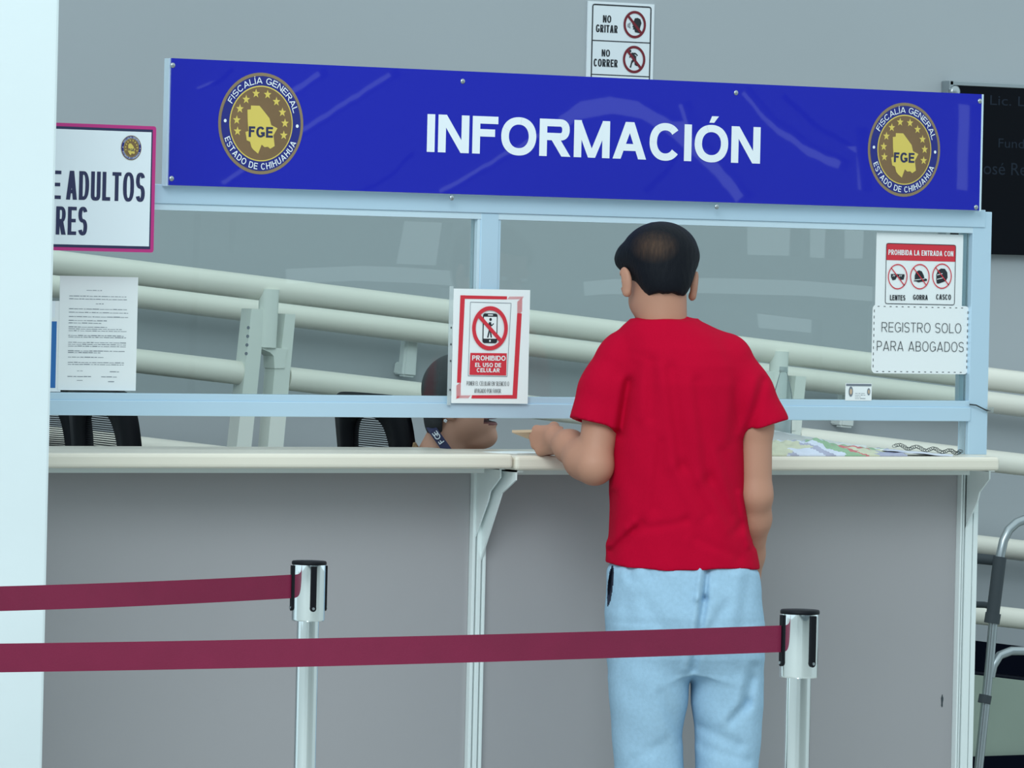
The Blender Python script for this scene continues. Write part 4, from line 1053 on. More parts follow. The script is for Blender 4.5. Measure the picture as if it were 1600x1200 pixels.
# ------------------------------------------------------------------ people: smooth solids grown from blended limbs
class Solid:
    def __init__(s, lo, hi, h):
        s.lo = np.array(lo, float); s.h = h
        s.n = np.ceil((np.array(hi) - s.lo) / h).astype(int) + 1
        s.D = np.full(tuple(s.n), 9.0, np.float32)
    def sub_(s, blo, bhi, pad):
        a = np.maximum(0, np.floor((np.array(blo) - pad - s.lo) / s.h).astype(int)); b = np.minimum(s.n, np.ceil((np.array(bhi) + pad - s.lo) / s.h).astype(int) + 1)
        if np.any(b <= a): return None, None
        ax = [np.asarray(s.lo[i] + s.h * np.arange(a[i], b[i]), np.float32) for i in range(3)]
        X, Y, Z = np.meshgrid(*ax, indexing='ij', sparse=True)
        return (slice(a[0], b[0]), slice(a[1], b[1]), slice(a[2], b[2])), (X, Y, Z)
    def put(s, blo, bhi, fn, k, mode='add'):
        sl, g = s.sub_(blo, bhi, max(k, 0) * 1.5 + 4 * s.h)
        if sl is None: return s
        d = fn(*g).astype(np.float32); A = s.D[sl]
        if mode == 'add':
            if k > 0:
                hh = np.clip(0.5 + 0.5 * (A - d) / k, 0, 1); s.D[sl] = A + (d - A) * hh - k * hh * (1 - hh)
            else: s.D[sl] = np.minimum(A, d)
        elif mode == 'cut':
            d = -d
            if k > 0:
                hh = np.clip(0.5 - 0.5 * (A - d) / k, 0, 1); s.D[sl] = A + (d - A) * hh + k * hh * (1 - hh)
            else: s.D[sl] = np.maximum(A, d)
        return s
    def cap(s, a, b, ra, rb, k=0.02, mode='add', flat=None):
        a = np.array(a, float); b = np.array(b, float); R = max(ra, rb)
        def fn(X, Y, Z):
            ab = b - a; L2 = float(ab @ ab) + 1e-12
            t = np.clip(((X - a[0]) * ab[0] + (Y - a[1]) * ab[1] + (Z - a[2]) * ab[2]) / L2, 0, 1)
            return np.sqrt((X - a[0] - ab[0] * t) ** 2 + (Y - a[1] - ab[1] * t) ** 2 + (Z - a[2] - ab[2] * t) ** 2) - (ra + (rb - ra) * t)
        return s.put(np.minimum(a, b) - R, np.maximum(a, b) + R, fn, k, mode)
    def chain(s, pts, rs, k=0.02, mode='add'):
        for i in range(len(pts) - 1): s.cap(pts[i], pts[i + 1], rs[i], rs[i + 1], k, mode)
        return s
    def ell(s, c, r, k=0.02, R=None, mode='add'):
        c = np.array(c, float); r = np.array(r, float); M = np.eye(3) if R is None else np.array(R)
        m = r.max()
        def fn(X, Y, Z):
            x, y, z = X - c[0], Y - c[1], Z - c[2]
            p = [M[0, i] * x + M[1, i] * y + M[2, i] * z for i in range(3)]
            k0 = np.sqrt(sum((p[i] / r[i]) ** 2 for i in range(3))); k1 = np.sqrt(sum((p[i] / r[i] ** 2) ** 2 for i in range(3))) + 1e-9
            return k0 * (k0 - 1) / k1
        return s.put(c - m, c + m, fn, k, mode)
    def loft(s, tab, k=0.02, e=2.3, mode='add'):
        """tab rows: z, cx, cy, half width, half depth"""
        T = np.array(sorted(tab)); z0, z1 = T[0, 0], T[-1, 0]
        def fn(X, Y, Z):
            zc = np.clip(Z, z0, z1)
            q = [np.interp(zc, T[:, 0], T[:, i]) for i in range(1, 5)]
            n = ((np.abs(X - q[0]) / q[2]) ** e + (np.abs(Y - q[1]) / q[3]) ** e) ** (1 / e)
            d = (n - 1) * np.minimum(q[2], q[3])
            dz = np.maximum(z0 - Z, Z - z1)
            return np.maximum(d, dz)
        lo = (float((T[:, 1] - T[:, 3]).min()), float((T[:, 2] - T[:, 4]).min()), z0); hi = (float((T[:, 1] + T[:, 3]).max()), float((T[:, 2] + T[:, 4]).max()), z1)
        return s.put(lo, hi, fn, k, mode)
    def plane(s, p, n, blo, bhi):
        """cut away everything in front of the plane (along n) inside the box"""
        sl, (X, Y, Z) = s.sub_(blo, bhi, 0)
        d = (X - p[0]) * n[0] + (Y - p[1]) * n[1] + (Z - p[2]) * n[2]
        s.D[sl] = np.maximum(s.D[sl], d.astype(np.float32)); return s
    def warp(s, fn, blo, bhi):
        sl, g = s.sub_(blo, bhi, 0); s.D[sl] += fn(*g).astype(np.float32); return s
    def mesh(s):
        D = s.D; I = D < 0
        nx, ny, nz = D.shape
        cnt = np.zeros((nx - 1, ny - 1, nz - 1), np.int8)
        for a in (0, 1):
            for b in (0, 1):
                for c in (0, 1): cnt += I[a:nx - 1 + a, b:ny - 1 + b, c:nz - 1 + c]
        act = np.argwhere((cnt > 0) & (cnt < 8)); N = len(act)
        idx = np.full(cnt.shape, -1, np.int32); idx[act[:, 0], act[:, 1], act[:, 2]] = np.arange(N)
        acc = np.zeros((N, 3)); num = np.zeros(N)
        crn = [(a, b, c) for a in (0, 1) for b in (0, 1) for c in (0, 1)]
        for p in crn:
            for ax in range(3):
                if p[ax]: continue
                q = list(p); q[ax] = 1
                d0 = D[act[:, 0] + p[0], act[:, 1] + p[1], act[:, 2] + p[2]]; d1 = D[act[:, 0] + q[0], act[:, 1] + q[1], act[:, 2] + q[2]]
                m = (d0 < 0) != (d1 < 0); t = np.where(m, d0 / np.where(m, d0 - d1, 1), 0)
                pos = np.tile(np.array(p, float), (N, 1)); pos[:, ax] = t
                acc[m] += pos[m]; num[m] += 1
        V = s.lo + s.h * (act + acc / np.maximum(num, 1)[:, None])
        Fs = []
        for ax in range(3):
            sh = [slice(None)] * 3; sh2 = [slice(None)] * 3
            sh[ax] = slice(0, -1); sh2[ax] = slice(1, None)
            A = I[tuple(sh)]; B = I[tuple(sh2)]
            o1, o2 = [i for i in range(3) if i != ax]
            E_ = np.argwhere(A != B); ok = (E_[:, o1] > 0) & (E_[:, o2] > 0) & (E_[:, o1] < s.n[o1] - 1) & (E_[:, o2] < s.n[o2] - 1)
            E_ = E_[ok]; fl = A[E_[:, 0], E_[:, 1], E_[:, 2]]
            def cell(d1, d2):
                c = E_.copy(); c[:, o1] -= d1; c[:, o2] -= d2; return idx[c[:, 0], c[:, 1], c[:, 2]]
            Qd = np.stack([cell(1, 1), cell(0, 1), cell(0, 0), cell(1, 0)], 1)
            flip = fl if ax != 1 else ~fl
            Qd[~flip] = Qd[~flip][:, ::-1]
            Fs.append(Qd)
        F = np.concatenate(Fs); return V, F[(F >= 0).all(1)]
    def build(s, name, mats, parent, paint=None):
        V, F = s.mesh(); me = bpy.data.meshes.new(name)
        me.vertices.add(len(V)); me.vertices.foreach_set('co', V.astype(np.float32).ravel())
        me.loops.add(len(F) * 4); me.loops.foreach_set('vertex_index', F.ravel().astype(np.int32))
        me.polygons.add(len(F)); me.polygons.foreach_set('loop_start', np.arange(0, len(F) * 4, 4, dtype=np.int32))
        me.polygons.foreach_set('loop_total', np.full(len(F), 4, np.int32))
        me.polygons.foreach_set('use_smooth', np.ones(len(F), bool))
        for m in mats: me.materials.append(m)
        if paint is not None:
            C = V[F].mean(1); me.polygons.foreach_set('material_index', paint(C).astype(np.int32))
        me.update(calc_edges=True); me.validate()
        o = bpy.data.objects.new(name, me); COL.objects.link(o); o.parent = parent; return o
def rotm(yaw, pitch, roll=0.0):
    return np.array((Matrix.Rotation(yaw, 3, 'Z') @ Matrix.Rotation(pitch, 3, 'X') @ Matrix.Rotation(roll, 3, 'Y')))
def gauss_line(X, Z, a, b, w):
    """falloff around the segment a-b of the x,z plane"""
    a = np.array(a); b = np.array(b); ab = b - a
    t = np.clip(((X - a[0]) * ab[0] + (Z - a[1]) * ab[1]) / (ab @ ab), 0, 1)
    d2 = (X - a[0] - ab[0] * t) ** 2 + (Z - a[1] - ab[1] * t) ** 2
    return np.exp(-d2 / (w * w))
def hand(s, w, h, t, n, side_k=0.006, grip=1.0, hs=1.0):
    """w wrist, h along the hand, t towards the thumb side, n palm normal"""
    w, h, t, n = [np.array(q, float) for q in (w, h, t, n)]
    for f, L in ((0.024, 0.070), (0.009, 0.081), (-0.008, 0.076), (-0.023, 0.060)):
        s.cap(w + h * 0.010 * hs + t * f * 0.7 * hs, w + h * L * hs + t * f * hs, 0.0165 * hs, 0.0125 * hs, 0.012)
    for i, (f, L) in enumerate(((0.027, 1.0), (0.010, 1.08), (-0.008, 1.0), (-0.0245, 0.82))):
        L *= hs; g = grip * (0.88 + 0.06 * i)
        p = w + h * (0.073, 0.086, 0.080, 0.062)[i] * hs + t * f * hs; pts = [p]; a = 0
        for seg, bend in ((0.040, 1.15), (0.026, 1.35), (0.021, 0.75)):
            a += bend * g; d = h * math.cos(a) + n * math.sin(a); p = p + d * seg * L; pts.append(p)
        rr = [0.0100, 0.0092, 0.0082, 0.0070]
        s.chain(pts, [q * hs for q in rr], 0.004)
    p0 = w + h * 0.026 * hs + t * 0.020 * hs + n * 0.012 * hs; p1 = p0 + (h * 0.70 + t * 0.26 + n * 0.62) * 0.042 * hs
    p2 = p1 + (h * 0.88 - t * 0.12 + n * 0.30) * 0.032 * hs; p3 = p2 + (h * 0.75 - t * 0.35 + n * 0.3) * 0.024 * hs
    s.chain([p0, p1, p2, p3], [0.0145 * hs, 0.0115 * hs, 0.0098 * hs, 0.0078 * hs], 0.008)

# ---- the man at the counter
YM = -0.47
cm = P(1069, 700, YM)
ZM = (cm.x - CAM[0]) * FWD[0] + (cm.y - CAM[1]) * FWD[1]
SM = FPX / ZM
def m(u, v):                        # pixel -> the man's own x (right) and z (up)
    dv = VH - v; a = (u - 800) - 0.0225 * dv; b = dv + 0.0225 * (u - 800)
    return np.array(((a - 275) / SM, EYE + b / SM))
man = thing('person', 'man in red t-shirt and pale blue sweatpants standing at the counter, back turned', 'person', (cm.x, cm.y, 0.0), -PSI)
zw = z_r
HR = rotm(math.radians(16), math.radians(-16), math.radians(2)); HO = np.array((-0.067, 0.02, 1.600))
def hp(x, y, z): return HO + HR @ np.array((x, y, z))
bs = Solid((-0.50, -0.25, -0.01), (0.34, 0.42, 1.75), 0.0036)
# trunk, hips and legs under the clothes
bs.loft([(0.80, 0.005, -0.01, 0.15, 0.10), (0.95, 0.0, 0.0, 0.15, 0.105), (1.10, -0.012, 0.0, 0.125, 0.09), (1.30, -0.012, 0.0, 0.118, 0.09), (1.40, -0.02, 0.0, 0.11, 0.075), (1.455, -0.035, 0.0, 0.06, 0.05)], 0.0)
for a, kx in ((-0.085, -0.072), (0.098, 0.112)):
    bs.chain([(a, 0.0, 0.84), (kx, 0.01, 0.46), (kx + 0.004, -0.012, 0.30), (kx + 0.004, -0.01, 0.09)], [0.078, 0.055, 0.052, 0.038], 0.03)
    bs.cap((kx + 0.004, -0.02, 0.045), (kx + 0.004, 0.14, 0.035), 0.036, 0.03, 0.03)
# neck and head
bs.cap((-0.052, -0.006, 1.44), hp(0, -0.026, -0.035), 0.056, 0.053, 0.03)
bs.ell(hp(0, -0.006, 0.032), (0.073, 0.092, 0.080), 0.02, HR)
bs.ell(hp(0, 0.030, -0.052), (0.060, 0.066, 0.055), 0.03, HR)
bs.ell(hp(0, 0.075, -0.088), (0.026, 0.022, 0.020), 0.025, HR)
bs.cap(hp(0, 0.090, 0.012), hp(0, 0.106, -0.030), 0.009, 0.013, 0.012)
for q in (-1, 1):
    bs.ell(hp(q * 0.030, 0.083, 0.020), (0.020, 0.010, 0.009), 0.01, HR)
    bs.ell(hp(q * 0.032, 0.086, 0.004), (0.013, 0.008, 0.009), 0.006, HR, 'cut'); bs.ell(hp(q * 0.032, 0.079, 0.004), (0.012, 0.010, 0.010), 0.0, HR)
    ER = HR @ rotm(math.radians(-q * 28), 0, math.radians(q * 6))
    e = hp(q * 0.081, -0.010, -0.024)
    bs.ell(e, (0.0075, 0.019, 0.031), 0.006, ER)
    bs.ell(e + HR @ np.array((q * 0.004, -0.004, 0.006)), (0.005, 0.016, 0.026), 0.004, ER)
    bs.ell(e + HR @ np.array((q * 0.007, 0.008, 0.002)), (0.006, 0.009, 0.016), 0.004, ER, 'cut')
    bs.ell(e + HR @ np.array((-q * 0.004, 0.004, -0.026)), (0.008, 0.010, 0.010), 0.008, ER)
bs.ell(hp(0, 0.094, -0.054), (0.022, 0.008, 0.006), 0.006, HR); bs.ell(hp(0, 0.092, -0.065), (0.019, 0.008, 0.006), 0.006, HR)
# left arm: elbow bent, fist on the worktop
SHL, ELL = (-0.160, 0.0, 1.372), (-0.204, -0.045, 1.166)
WRL = np.array((-0.290, 0.110, zw + 0.040))
bs.chain([SHL, (-0.185, -0.01, 1.30), ELL], [0.046, 0.044, 0.039], 0.02)
bs.ell((-0.202, -0.05, 1.160), (0.036, 0.038, 0.034), 0.02)
bs.chain([ELL, (-0.226, -0.01, 1.176), (-0.258, 0.05, zw + 0.026), WRL], [0.039, 0.043, 0.035, 0.027], 0.02)
hd_h = np.array((-0.62, 0.775, -0.10)); hd_h /= np.linalg.norm(hd_h)
hd_n = np.array((0.775, 0.62, 0.0)); hd_t = np.cross(hd_n, hd_h); hd_t = hd_t if hd_t[2] > 0 else -hd_t
hand(bs, WRL - hd_h * 0.004, hd_h, hd_t, hd_n)
# right arm: hangs down, hand in front of the thigh
SHR, ELR = (0.118, 0.0, 1.368), (0.163, -0.015, 1.105)
WRR = np.array((0.158, 0.115, 0.900))
bs.chain([SHR, (0.158, -0.008, 1.26), ELR], [0.040, 0.040, 0.037], 0.02)
bs.chain([ELR, (0.162, 0.015, 1.05), (0.156, 0.075, 0.965), WRR], [0.036, 0.0372, 0.033, 0.027], 0.02)
h2 = np.array((-0.05, 0.45, -0.9)); h2 /= np.linalg.norm(h2); n2 = np.array((-1.0, 0.0, 0.055)); t2 = np.cross(h2, n2); t2 = t2 if t2[1] > 0 else -t2
hand(bs, WRR, h2, t2, n2, grip=0.35)
def paint_man(C):
    L_ = (C - HO) @ HR
    out = np.zeros(len(C))
    lip = (np.abs(L_[:, 0]) < 0.021) & (L_[:, 1] > 0.088) & (np.abs(L_[:, 2] + 0.0595) < 0.0095); out[lip] = 1
    ey = ((np.abs(np.abs(L_[:, 0]) - 0.032) < 0.010) & (np.abs(L_[:, 2] - 0.004) < 0.005) & (L_[:, 1] > 0.08)); out[ey] = 2
    return out
bs.build('body', [M_skin, M_lip, M_eye], man, paint_man)
# hair
hs = Solid((-0.22, -0.16, 1.48), (0.08, 0.18, 1.75), 0.003)
hs.ell(hp(0.001, -0.010, 0.038), (0.0885, 0.103, 0.078), 0.02, HR)
hs.ell(hp(0.0, -0.052, -0.022), (0.060, 0.048, 0.060), 0.035, HR)
hs.ell(hp(-0.073, 0.022, 0.040), (0.020, 0.040, 0.028), 0.015, HR); hs.ell(hp(0.072, 0.012, 0.045), (0.020, 0.045, 0.035), 0.02, HR)
def hairline(X, Y, Z):
    x, y, z = X - HO[0], Y - HO[1], Z - HO[2]
    lx = HR[0, 0] * x + HR[1, 0] * y + HR[2, 0] * z; ly = HR[0, 1] * x + HR[1, 1] * y + HR[2, 1] * z; lz = HR[0, 2] * x + HR[1, 2] * y + HR[2, 2] * z
    ax = np.abs(lx)
    back = -0.066 + 0.9 * np.clip(ax - 0.050, 0, 1) ** 1.0 * 2.0
    back = np.where(ax > 0.046, -0.066 + (ax - 0.046) * 1.9, -0.066)
    ht = np.where(ly < -0.02, back, np.maximum(back, -0.066 + (ly + 0.02) * 1.6)) + 0.0012 * np.sin(lx * 190)
    ht = np.minimum(ht, 0.062)
    return ht - lz
sl, g = hs.sub_((-0.22, -0.16, 1.48), (0.08, 0.18, 1.75), 0)
hs.D[sl] = np.maximum(hs.D[sl], hairline(*g) * 0.6)
hs.warp(lambda X, Y, Z: 0.0005 * np.sin(np.arctan2(Y - 0.0, X + 0.085) * 34 + 3 * np.sin(Z * 40)) * np.sin(Z * 90 + X * 60), (-0.22, -0.16, 1.48), (0.08, 0.18, 1.75))
hs.build('hair', [M_hair], man)
# t-shirt
ts = Solid((-0.30, -0.22, 0.90), (0.28, 0.22, 1.55), 0.0036)
T_ = []
for v, ul, ur, dp in ((900, 944, 1188, .132), (880, 945, 1186, .132), (850, 948, 1180, .130), (800, 950, 1170, .128), (760, 951, 1166, .127), (700, 954, 1163, .128), (650, 960, 1164, .130), (600, 966, 1164, .128), (570, 968, 1160, .120), (545, 965, 1150, .108), (525, 968, 1130, .094), (510, 975, 1105, .082), (500, 985, 1088, .072)):
    a, b = m(ul, v), m(ur, v); T_.append(((a[1] + b[1]) / 2, (a[0] + b[0]) / 2, 0.0, (b[0] - a[0]) / 2, dp))
pl_ = lambda u, v, y=0.0: (m(u, v)[0], y, m(u, v)[1])
ts.chain([pl_(972, 574), pl_(950, 612, -0.006), pl_(934, 662, -0.018), pl_(929, 690, -0.022)], [0.068, 0.064, 0.059, 0.058], 0.03)
ts.chain([pl_(1133, 574), pl_(1162, 615, -0.004), pl_(1190, 664, -0.008), pl_(1199, 690, -0.01)], [0.068, 0.062, 0.054, 0.052], 0.03)
cl = m(934, 665); cr = m(1195, 667)
ts.plane((cl[0], 0, cl[1]), (-0.235, -0.10, -1.0), (-0.30, -0.22, 0.9), (-0.02, 0.22, 1.45))
ts.plane((cr[0], 0, cr[1]), (0.36, -0.05, -1.0), (0.02, -0.22, 0.9), (0.28, 0.22, 1.45))
ts.chain([pl_(941, 640, -0.014), pl_(930, 700, -0.024)], [0.050, 0.056], 0.0, 'cut')
ts.chain([pl_(1182, 645, -0.008), pl_(1202, 700, -0.01)], [0.042, 0.047], 0.0, 'cut')
ts.loft(T_, 0.018, 2.25)
ts.cap(pl_(975, 553), pl_(1035, 530), 0.046, 0.058, 0.03)          # shoulders
ts.cap(pl_(1130, 553), pl_(1040, 530), 0.046, 0.058, 0.03)
ts.plane((m(1035, 496)[0], 0, m(1035, 496)[1]), (0.05, 0.45, 1.0), (-0.12, -0.2, 1.44), (0.04, 0.2, 1.55))
ts.cap(pl_(1037, 505, 0.012), pl_(1037, 470, 0.0), 0.050, 0.056, 0.0, 'cut')
ts.cap(pl_(1034, 520, 0.045), pl_(1034, 480, 0.05), 0.052, 0.06, 0.004, 'cut')
hem = m(1070, 884)
sl, (X, Y, Z) = ts.sub_((-0.30, -0.22, 0.90), (0.28, 0.22, 1.05), 0)
hz = m(950, 881)[1] + 0.004 * np.sin(X * 24) - 0.006 * np.exp(-((X - 0.03) / 0.06) ** 2) + 0.06 * np.clip(Y, 0, 1)
ts.D[sl] = np.maximum(ts.D[sl], hz - Z)
ts.cap((0, 0, 0.90), (0, 0, 0.945), 0.10, 0.095, 0.0, 'cut')
FOLD = [((1016, 565), (1013, 648), .016, .006), ((1044, 575), (1062, 725), .016, .007), ((1062, 725), (1100, 800), .016, .006), ((1086, 596), (1104, 746), .016, .006), ((1104, 746), (1146, 823), .017, .007),
        ((1125, 704), (1157, 816), .014, .003), ((1157, 816), (1172, 832), .012, .003), ((1000, 815), (955, 858), .012, .007), ((990, 823), (1068, 809), .011, .0055), ((980, 596), (968, 676), .012, .008), ((1190, 596), (1168, 676), .012, .007),
        ((1030, 690), (1020, 790), .014, .004), ((1150, 600), (1140, 690), .015, .003), ((1085, 840), (1150, 868), .012, .003), ((1165, 770), (1178, 850), .008, .005), ((958, 770), (952, 840), .009, .005), ((1000, 560), (985, 600), .015, .003)]
def folds(X, Y, Z):
    w = np.clip((0.05 - Y) / 0.06, 0, 1); d = 0
    for a, b, wd, am in FOLD:
        g = gauss_line(X, Z, m(*a), m(*b), wd); g2 = gauss_line(X + 0.016, Z, m(*a), m(*b), wd)
        d = d + am * (g - 0.6 * g2)
    return d * w + 0.0012 * np.sin(X * 70 + Z * 18) * np.sin(Z * 26 + X * 9) * w
ts.warp(folds, (-0.30, -0.22, 0.90), (0.28, 0.22, 1.50))
shirt = ts.build('t_shirt', [M_shirt], man)
# sweatpants
ps = Solid((-0.23, -0.20, 0.05), (0.26, 0.20, 1.02), 0.004)
T_ = []
for v, ul, ur, dp in ((850, 962, 1168, .108), (876, 956, 1176, .116), (892, 949, 1186, .124), (920, 947, 1190, .130), (960, 945, 1192, .136), (1000, 946, 1192, .128), (1025, 956, 1184, .112), (1050, 975, 1165, .085)):
    a, b = m(ul, v), m(ur, v); T_.append(((a[1] + b[1]) / 2, (a[0] + b[0]) / 2, -0.006, (b[0] - a[0]) / 2, dp))
def leg(rows):
    T = []
    for v, ul, ur, cy, dp in rows:
        a, b = m(ul, v), m(ur, v); T.append(((a[1] + b[1]) / 2, (a[0] + b[0]) / 2, cy, (b[0] - a[0]) / 2, dp))
    return T
HIPS = T_
ps.loft(leg(((985, 962, 1070, -.008, .10), (1025, 950, 1080, -.010, .108), (1060, 949, 1077, -.012, .104), (1100, 952, 1073, -.012, .098), (1135, 955, 1067, -.008, .094), (1160, 957, 1066, -.006, .090), (1200, 960, 1068, -.008, .088), (1280, 962, 1066, -.016, .085), (1380, 966, 1058, -.015, .075), (1440, 970, 1050, -.012, .062), (1462, 978, 1040, -.01, .05))), 0.0, 2.2)
ps.loft(leg(((985, 1098, 1182, .012, .10), (1025, 1082, 1191, .012, .108), (1060, 1079, 1194, .014, .102), (1100, 1080, 1193, .014, .096), (1135, 1085, 1191, .014, .092), (1160, 1086, 1189, .012, .088), (1200, 1086, 1185, .006, .086), (1280, 1086, 1184, -.010, .083), (1380, 1090, 1180, -.015, .075), (1440, 1096, 1174, -.012, .062), (1462, 1104, 1166, -.01, .05))), 0.006, 2.2)
ps.loft(T_, 0.03, 2.4)
PF = [((1103, 880), (1098, 930), .0065, .016), ((1098, 930), (1087, 1000), .008, .014), ((1087, 1000), (1081, 1040), .009, .012), ((1172, 1060), (1165, 1095), .013, .006), ((1165, 1095), (1140, 1122), .013, .007), ((1095, 1135), (1150, 1160), .014, .006), ((1100, 1168), (1165, 1185), .012, .004), ((1030, 1080), (1062, 1150), .013, .004), ((1000, 930), (1040, 990), .018, .004),
      ((1130, 940), (1100, 985), .015, .005), ((1165, 900), (1150, 1000), .016, .004), ((980, 930), (972, 1060), .016, .003), ((1175, 1040), (1160, 1100), .014, .005), ((985, 880), (983, 900), .008, .004), ((1012, 878), (1012, 896), .008, .003), ((1110, 882), (1112, 905), .007, .004), ((1040, 1150), (990, 1180), .015, .003)]
def pfolds(X, Y, Z):
    w = np.clip((0.03 - Y) / 0.05, 0, 1); d = 0
    for a, b, wd, am in PF:
        d = d + am * (gauss_line(X, Z, m(*a), m(*b), wd) - 0.5 * gauss_line(X + 0.018, Z, m(*a), m(*b), wd))
    return d * w + 0.0018 * np.sin(X * 60 + Z * 30) * np.sin(Z * 38 - X * 22) * w
ps.warp(pfolds, (-0.23, -0.20, 0.05), (0.26, 0.20, 1.02))
pk = m(952.5, 913); PKR = rotm(0, 0, math.radians(5))
pkc = (pk[0], -0.062, pk[1])
ps.ell(pkc, (0.0035, 0.045, 0.044), 0.0, PKR, 'cut')
def paint_p(C):
    d = ((C[:, 0] - pkc[0] + (C[:, 2] - pkc[2]) * -0.09) / 0.0062) ** 2 + ((C[:, 1] - pkc[1]) / 0.05) ** 2 + ((C[:, 2] - pkc[2]) / 0.048) ** 2
    return (d < 1.0).astype(int)
ps.build('sweatpants', [M_pants, M_slit], man, paint_p)
for a in (-0.068, 0.116):
    so = Solid((a - 0.07, -0.12, -0.005), (a + 0.07, 0.22, 0.13), 0.005)
    so.chain([(a, -0.045, 0.045), (a, 0.06, 0.045), (a, 0.145, 0.04)], [0.042, 0.045, 0.036], 0.03); so.cap((a, -0.02, 0.08), (a, 0.0, 0.1), 0.043, 0.043, 0.03)
    so.plane((0, 0, 0.001), (0, 0, -1), (a - 0.07, -0.12, -0.005), (a + 0.07, 0.22, 0.13))
    so.build('shoe', [M_shoe], man)
# envelope held in the fist, sheet on the worktop
def to_world(p):
    c, s_ = math.cos(-PSI), math.sin(-PSI); return Vector((cm.x + c * p[0] - s_ * p[1], cm.y + s_ * p[0] + c * p[1], p[2]))
kn = WRL + hd_h * 0.075 + hd_n * 0.022 + hd_t * 0.012
e0, e1 = to_world(kn - hd_h * 0.01), to_world(kn + hd_h * 0.068 + np.array((0, 0, 0.004)))
dv_ = (e1 - e0); dn = Vector((-dv_.y, dv_.x, 0)).normalized()
mb = MB(); V = []
for p, w_ in ((e0, 0.034), (e1, 0.036)):
    for s_ in (-1, 1):
        for th in (-0.003, 0.003): V.append(p + dn * w_ * s_ + Vector((0, 0, th + 0.011 * (1 if s_ > 0 else -1))))
mb.add(V, [(0, 1, 3, 2), (4, 6, 7, 5), (0, 4, 5, 1), (2, 3, 7, 6), (1, 5, 7, 3), (0, 2, 6, 4)])
o = mb.build('envelope', M_tan, None, loc=e0); meta(o, 'folded manila envelope held in the man\'s left fist above the worktop', 'envelope')
c = P(812, 703, -0.03); ws = MB(); mt = Matrix.Translation((c.x, c.y, z_r + 0.0012)) @ Matrix.Rotation(0.35, 4, 'Z')
ws.box((-0.07, -0.05, -0.0006), (0.07, 0.06, 0.0006), mtx=mt); o = ws.build('paper_slip', M_white, None, loc=(c.x, c.y, z_r)); meta(o, 'white paper slip lying on the worktop below the envelope', 'paper')

# ---- the clerk behind the counter
ZC = 13.0; SCk = FPX / ZC
wc = Q(722, 650, ZC)
clerk = thing('person', 'seated woman clerk in profile with dark hair and blue lanyard behind the glass', 'person', (wc.x, wc.y, 0.0), -PSI)
def k(u, v):
    dv = VH - v; a = (u - 722) - 0.0225 * (650 - v) * -1.0 * -1.0; b = dv + 0.0225 * (u - 800)
    return np.array(((u - 722 - 0.0225 * (650 - v)) / SCk, EYE + b / SCk))
kp = lambda u, v, y=0.0: (k(u, v)[0], y, k(u, v)[1])
cs = Solid((-0.30, -0.30, 0.0), (0.60, 0.30, 1.42), 0.0038)
cs.loft([(0.58, -0.10, 0, 0.13, 0.17), (0.75, -0.12, 0, 0.10, 0.14), (0.95, -0.11, 0, 0.11, 0.16), (1.05, -0.09, 0, 0.085, 0.15), (1.09, -0.075, 0, 0.06, 0.08)], 0.0)
cs.cap(kp(690, 712), kp(708, 668), 0.060, 0.052, 0.03)
cs.ell(kp(722, 612), (0.078, 0.072, 0.080), 0.02)
cs.ell(kp(738, 655), (0.058, 0.056, 0.058), 0.03); cs.ell(kp(722, 664), (0.050, 0.056, 0.040), 0.03)
cs.ell(kp(764, 683), (0.021, 0.026, 0.019), 0.025)
cs.ell(kp(745, 690), (0.035, 0.035, 0.018), 0.02)
cs.cap(kp(775, 607), kp(784, 632), 0.008, 0.012, 0.012)
cs.ell(kp(768, 651.5), (0.016, 0.030, 0.0068), 0.006); cs.ell(kp(767, 662.5), (0.016, 0.028, 0.0075), 0.006)
cs.ell(kp(776, 656.5), (0.046, 0.046, 0.0034), 0.002, None, 'cut')
for q in (-1, 1):
    cs.ell(kp(766, 606, q * 0.030), (0.010, 0.02, 0.008), 0.01); cs.ell(kp(767, 614, q * 0.032), (0.008, 0.012, 0.008), 0.005, None, 'cut'); cs.ell(kp(763, 614, q * 0.032), (0.010, 0.012, 0.010), 0.0)
    cs.ell(kp(705, 638, q * 0.070), (0.018, 0.008, 0.030), 0.006); cs.ell(kp(706, 636, q * 0.079), (0.010, 0.006, 0.016), 0.004, None, 'cut')
    cs.chain([(-0.09, q * 0.15, 1.03), (-0.06, q * 0.20, 0.80), (0.17, q * 0.17, 0.74)], [0.05, 0.042, 0.028], 0.03)
    hand(cs, (0.18, q * 0.168, 0.738), (1, 0, -0.05), (0, -q, 0), (0, 0, -1), grip=0.35, hs=0.88)
    cs.chain([(-0.08, q * 0.09, 0.66), (0.34, q * 0.10, 0.66), (0.36, q * 0.10, 0.16)], [0.085, 0.06, 0.04], 0.04)
    cs.cap((0.34, q * 0.10, 0.045), (0.50, q * 0.10, 0.035), 0.04, 0.032, 0.03); cs.cap((0.36, q * 0.10, 0.17), (0.35, q * 0.10, 0.05), 0.04, 0.04, 0.03)
def paint_c(C):
    ax_ = k(747, 656)[0]; zm = k(765, 656.5)[1]; f_ = np.clip((C[:, 0] - ax_) / 0.03, 0, 1)
    ok = (C[:, 0] > ax_) & (np.abs(C[:, 1]) < 0.05)
    lip = ok & (np.abs(C[:, 2] - zm) < 0.002 + 0.009 * f_)
    out = lip.astype(int); out[ok & (np.abs(C[:, 2] - zm) < 0.0045)] = 2
    return out
cs.build('body', [M_skin2, M_lip, mat('mouth_line', (58, 26, 28), 0.7)], clerk, paint_c)
hc = Solid((-0.16, -0.11, 1.14), (0.12, 0.11, 1.42), 0.004)
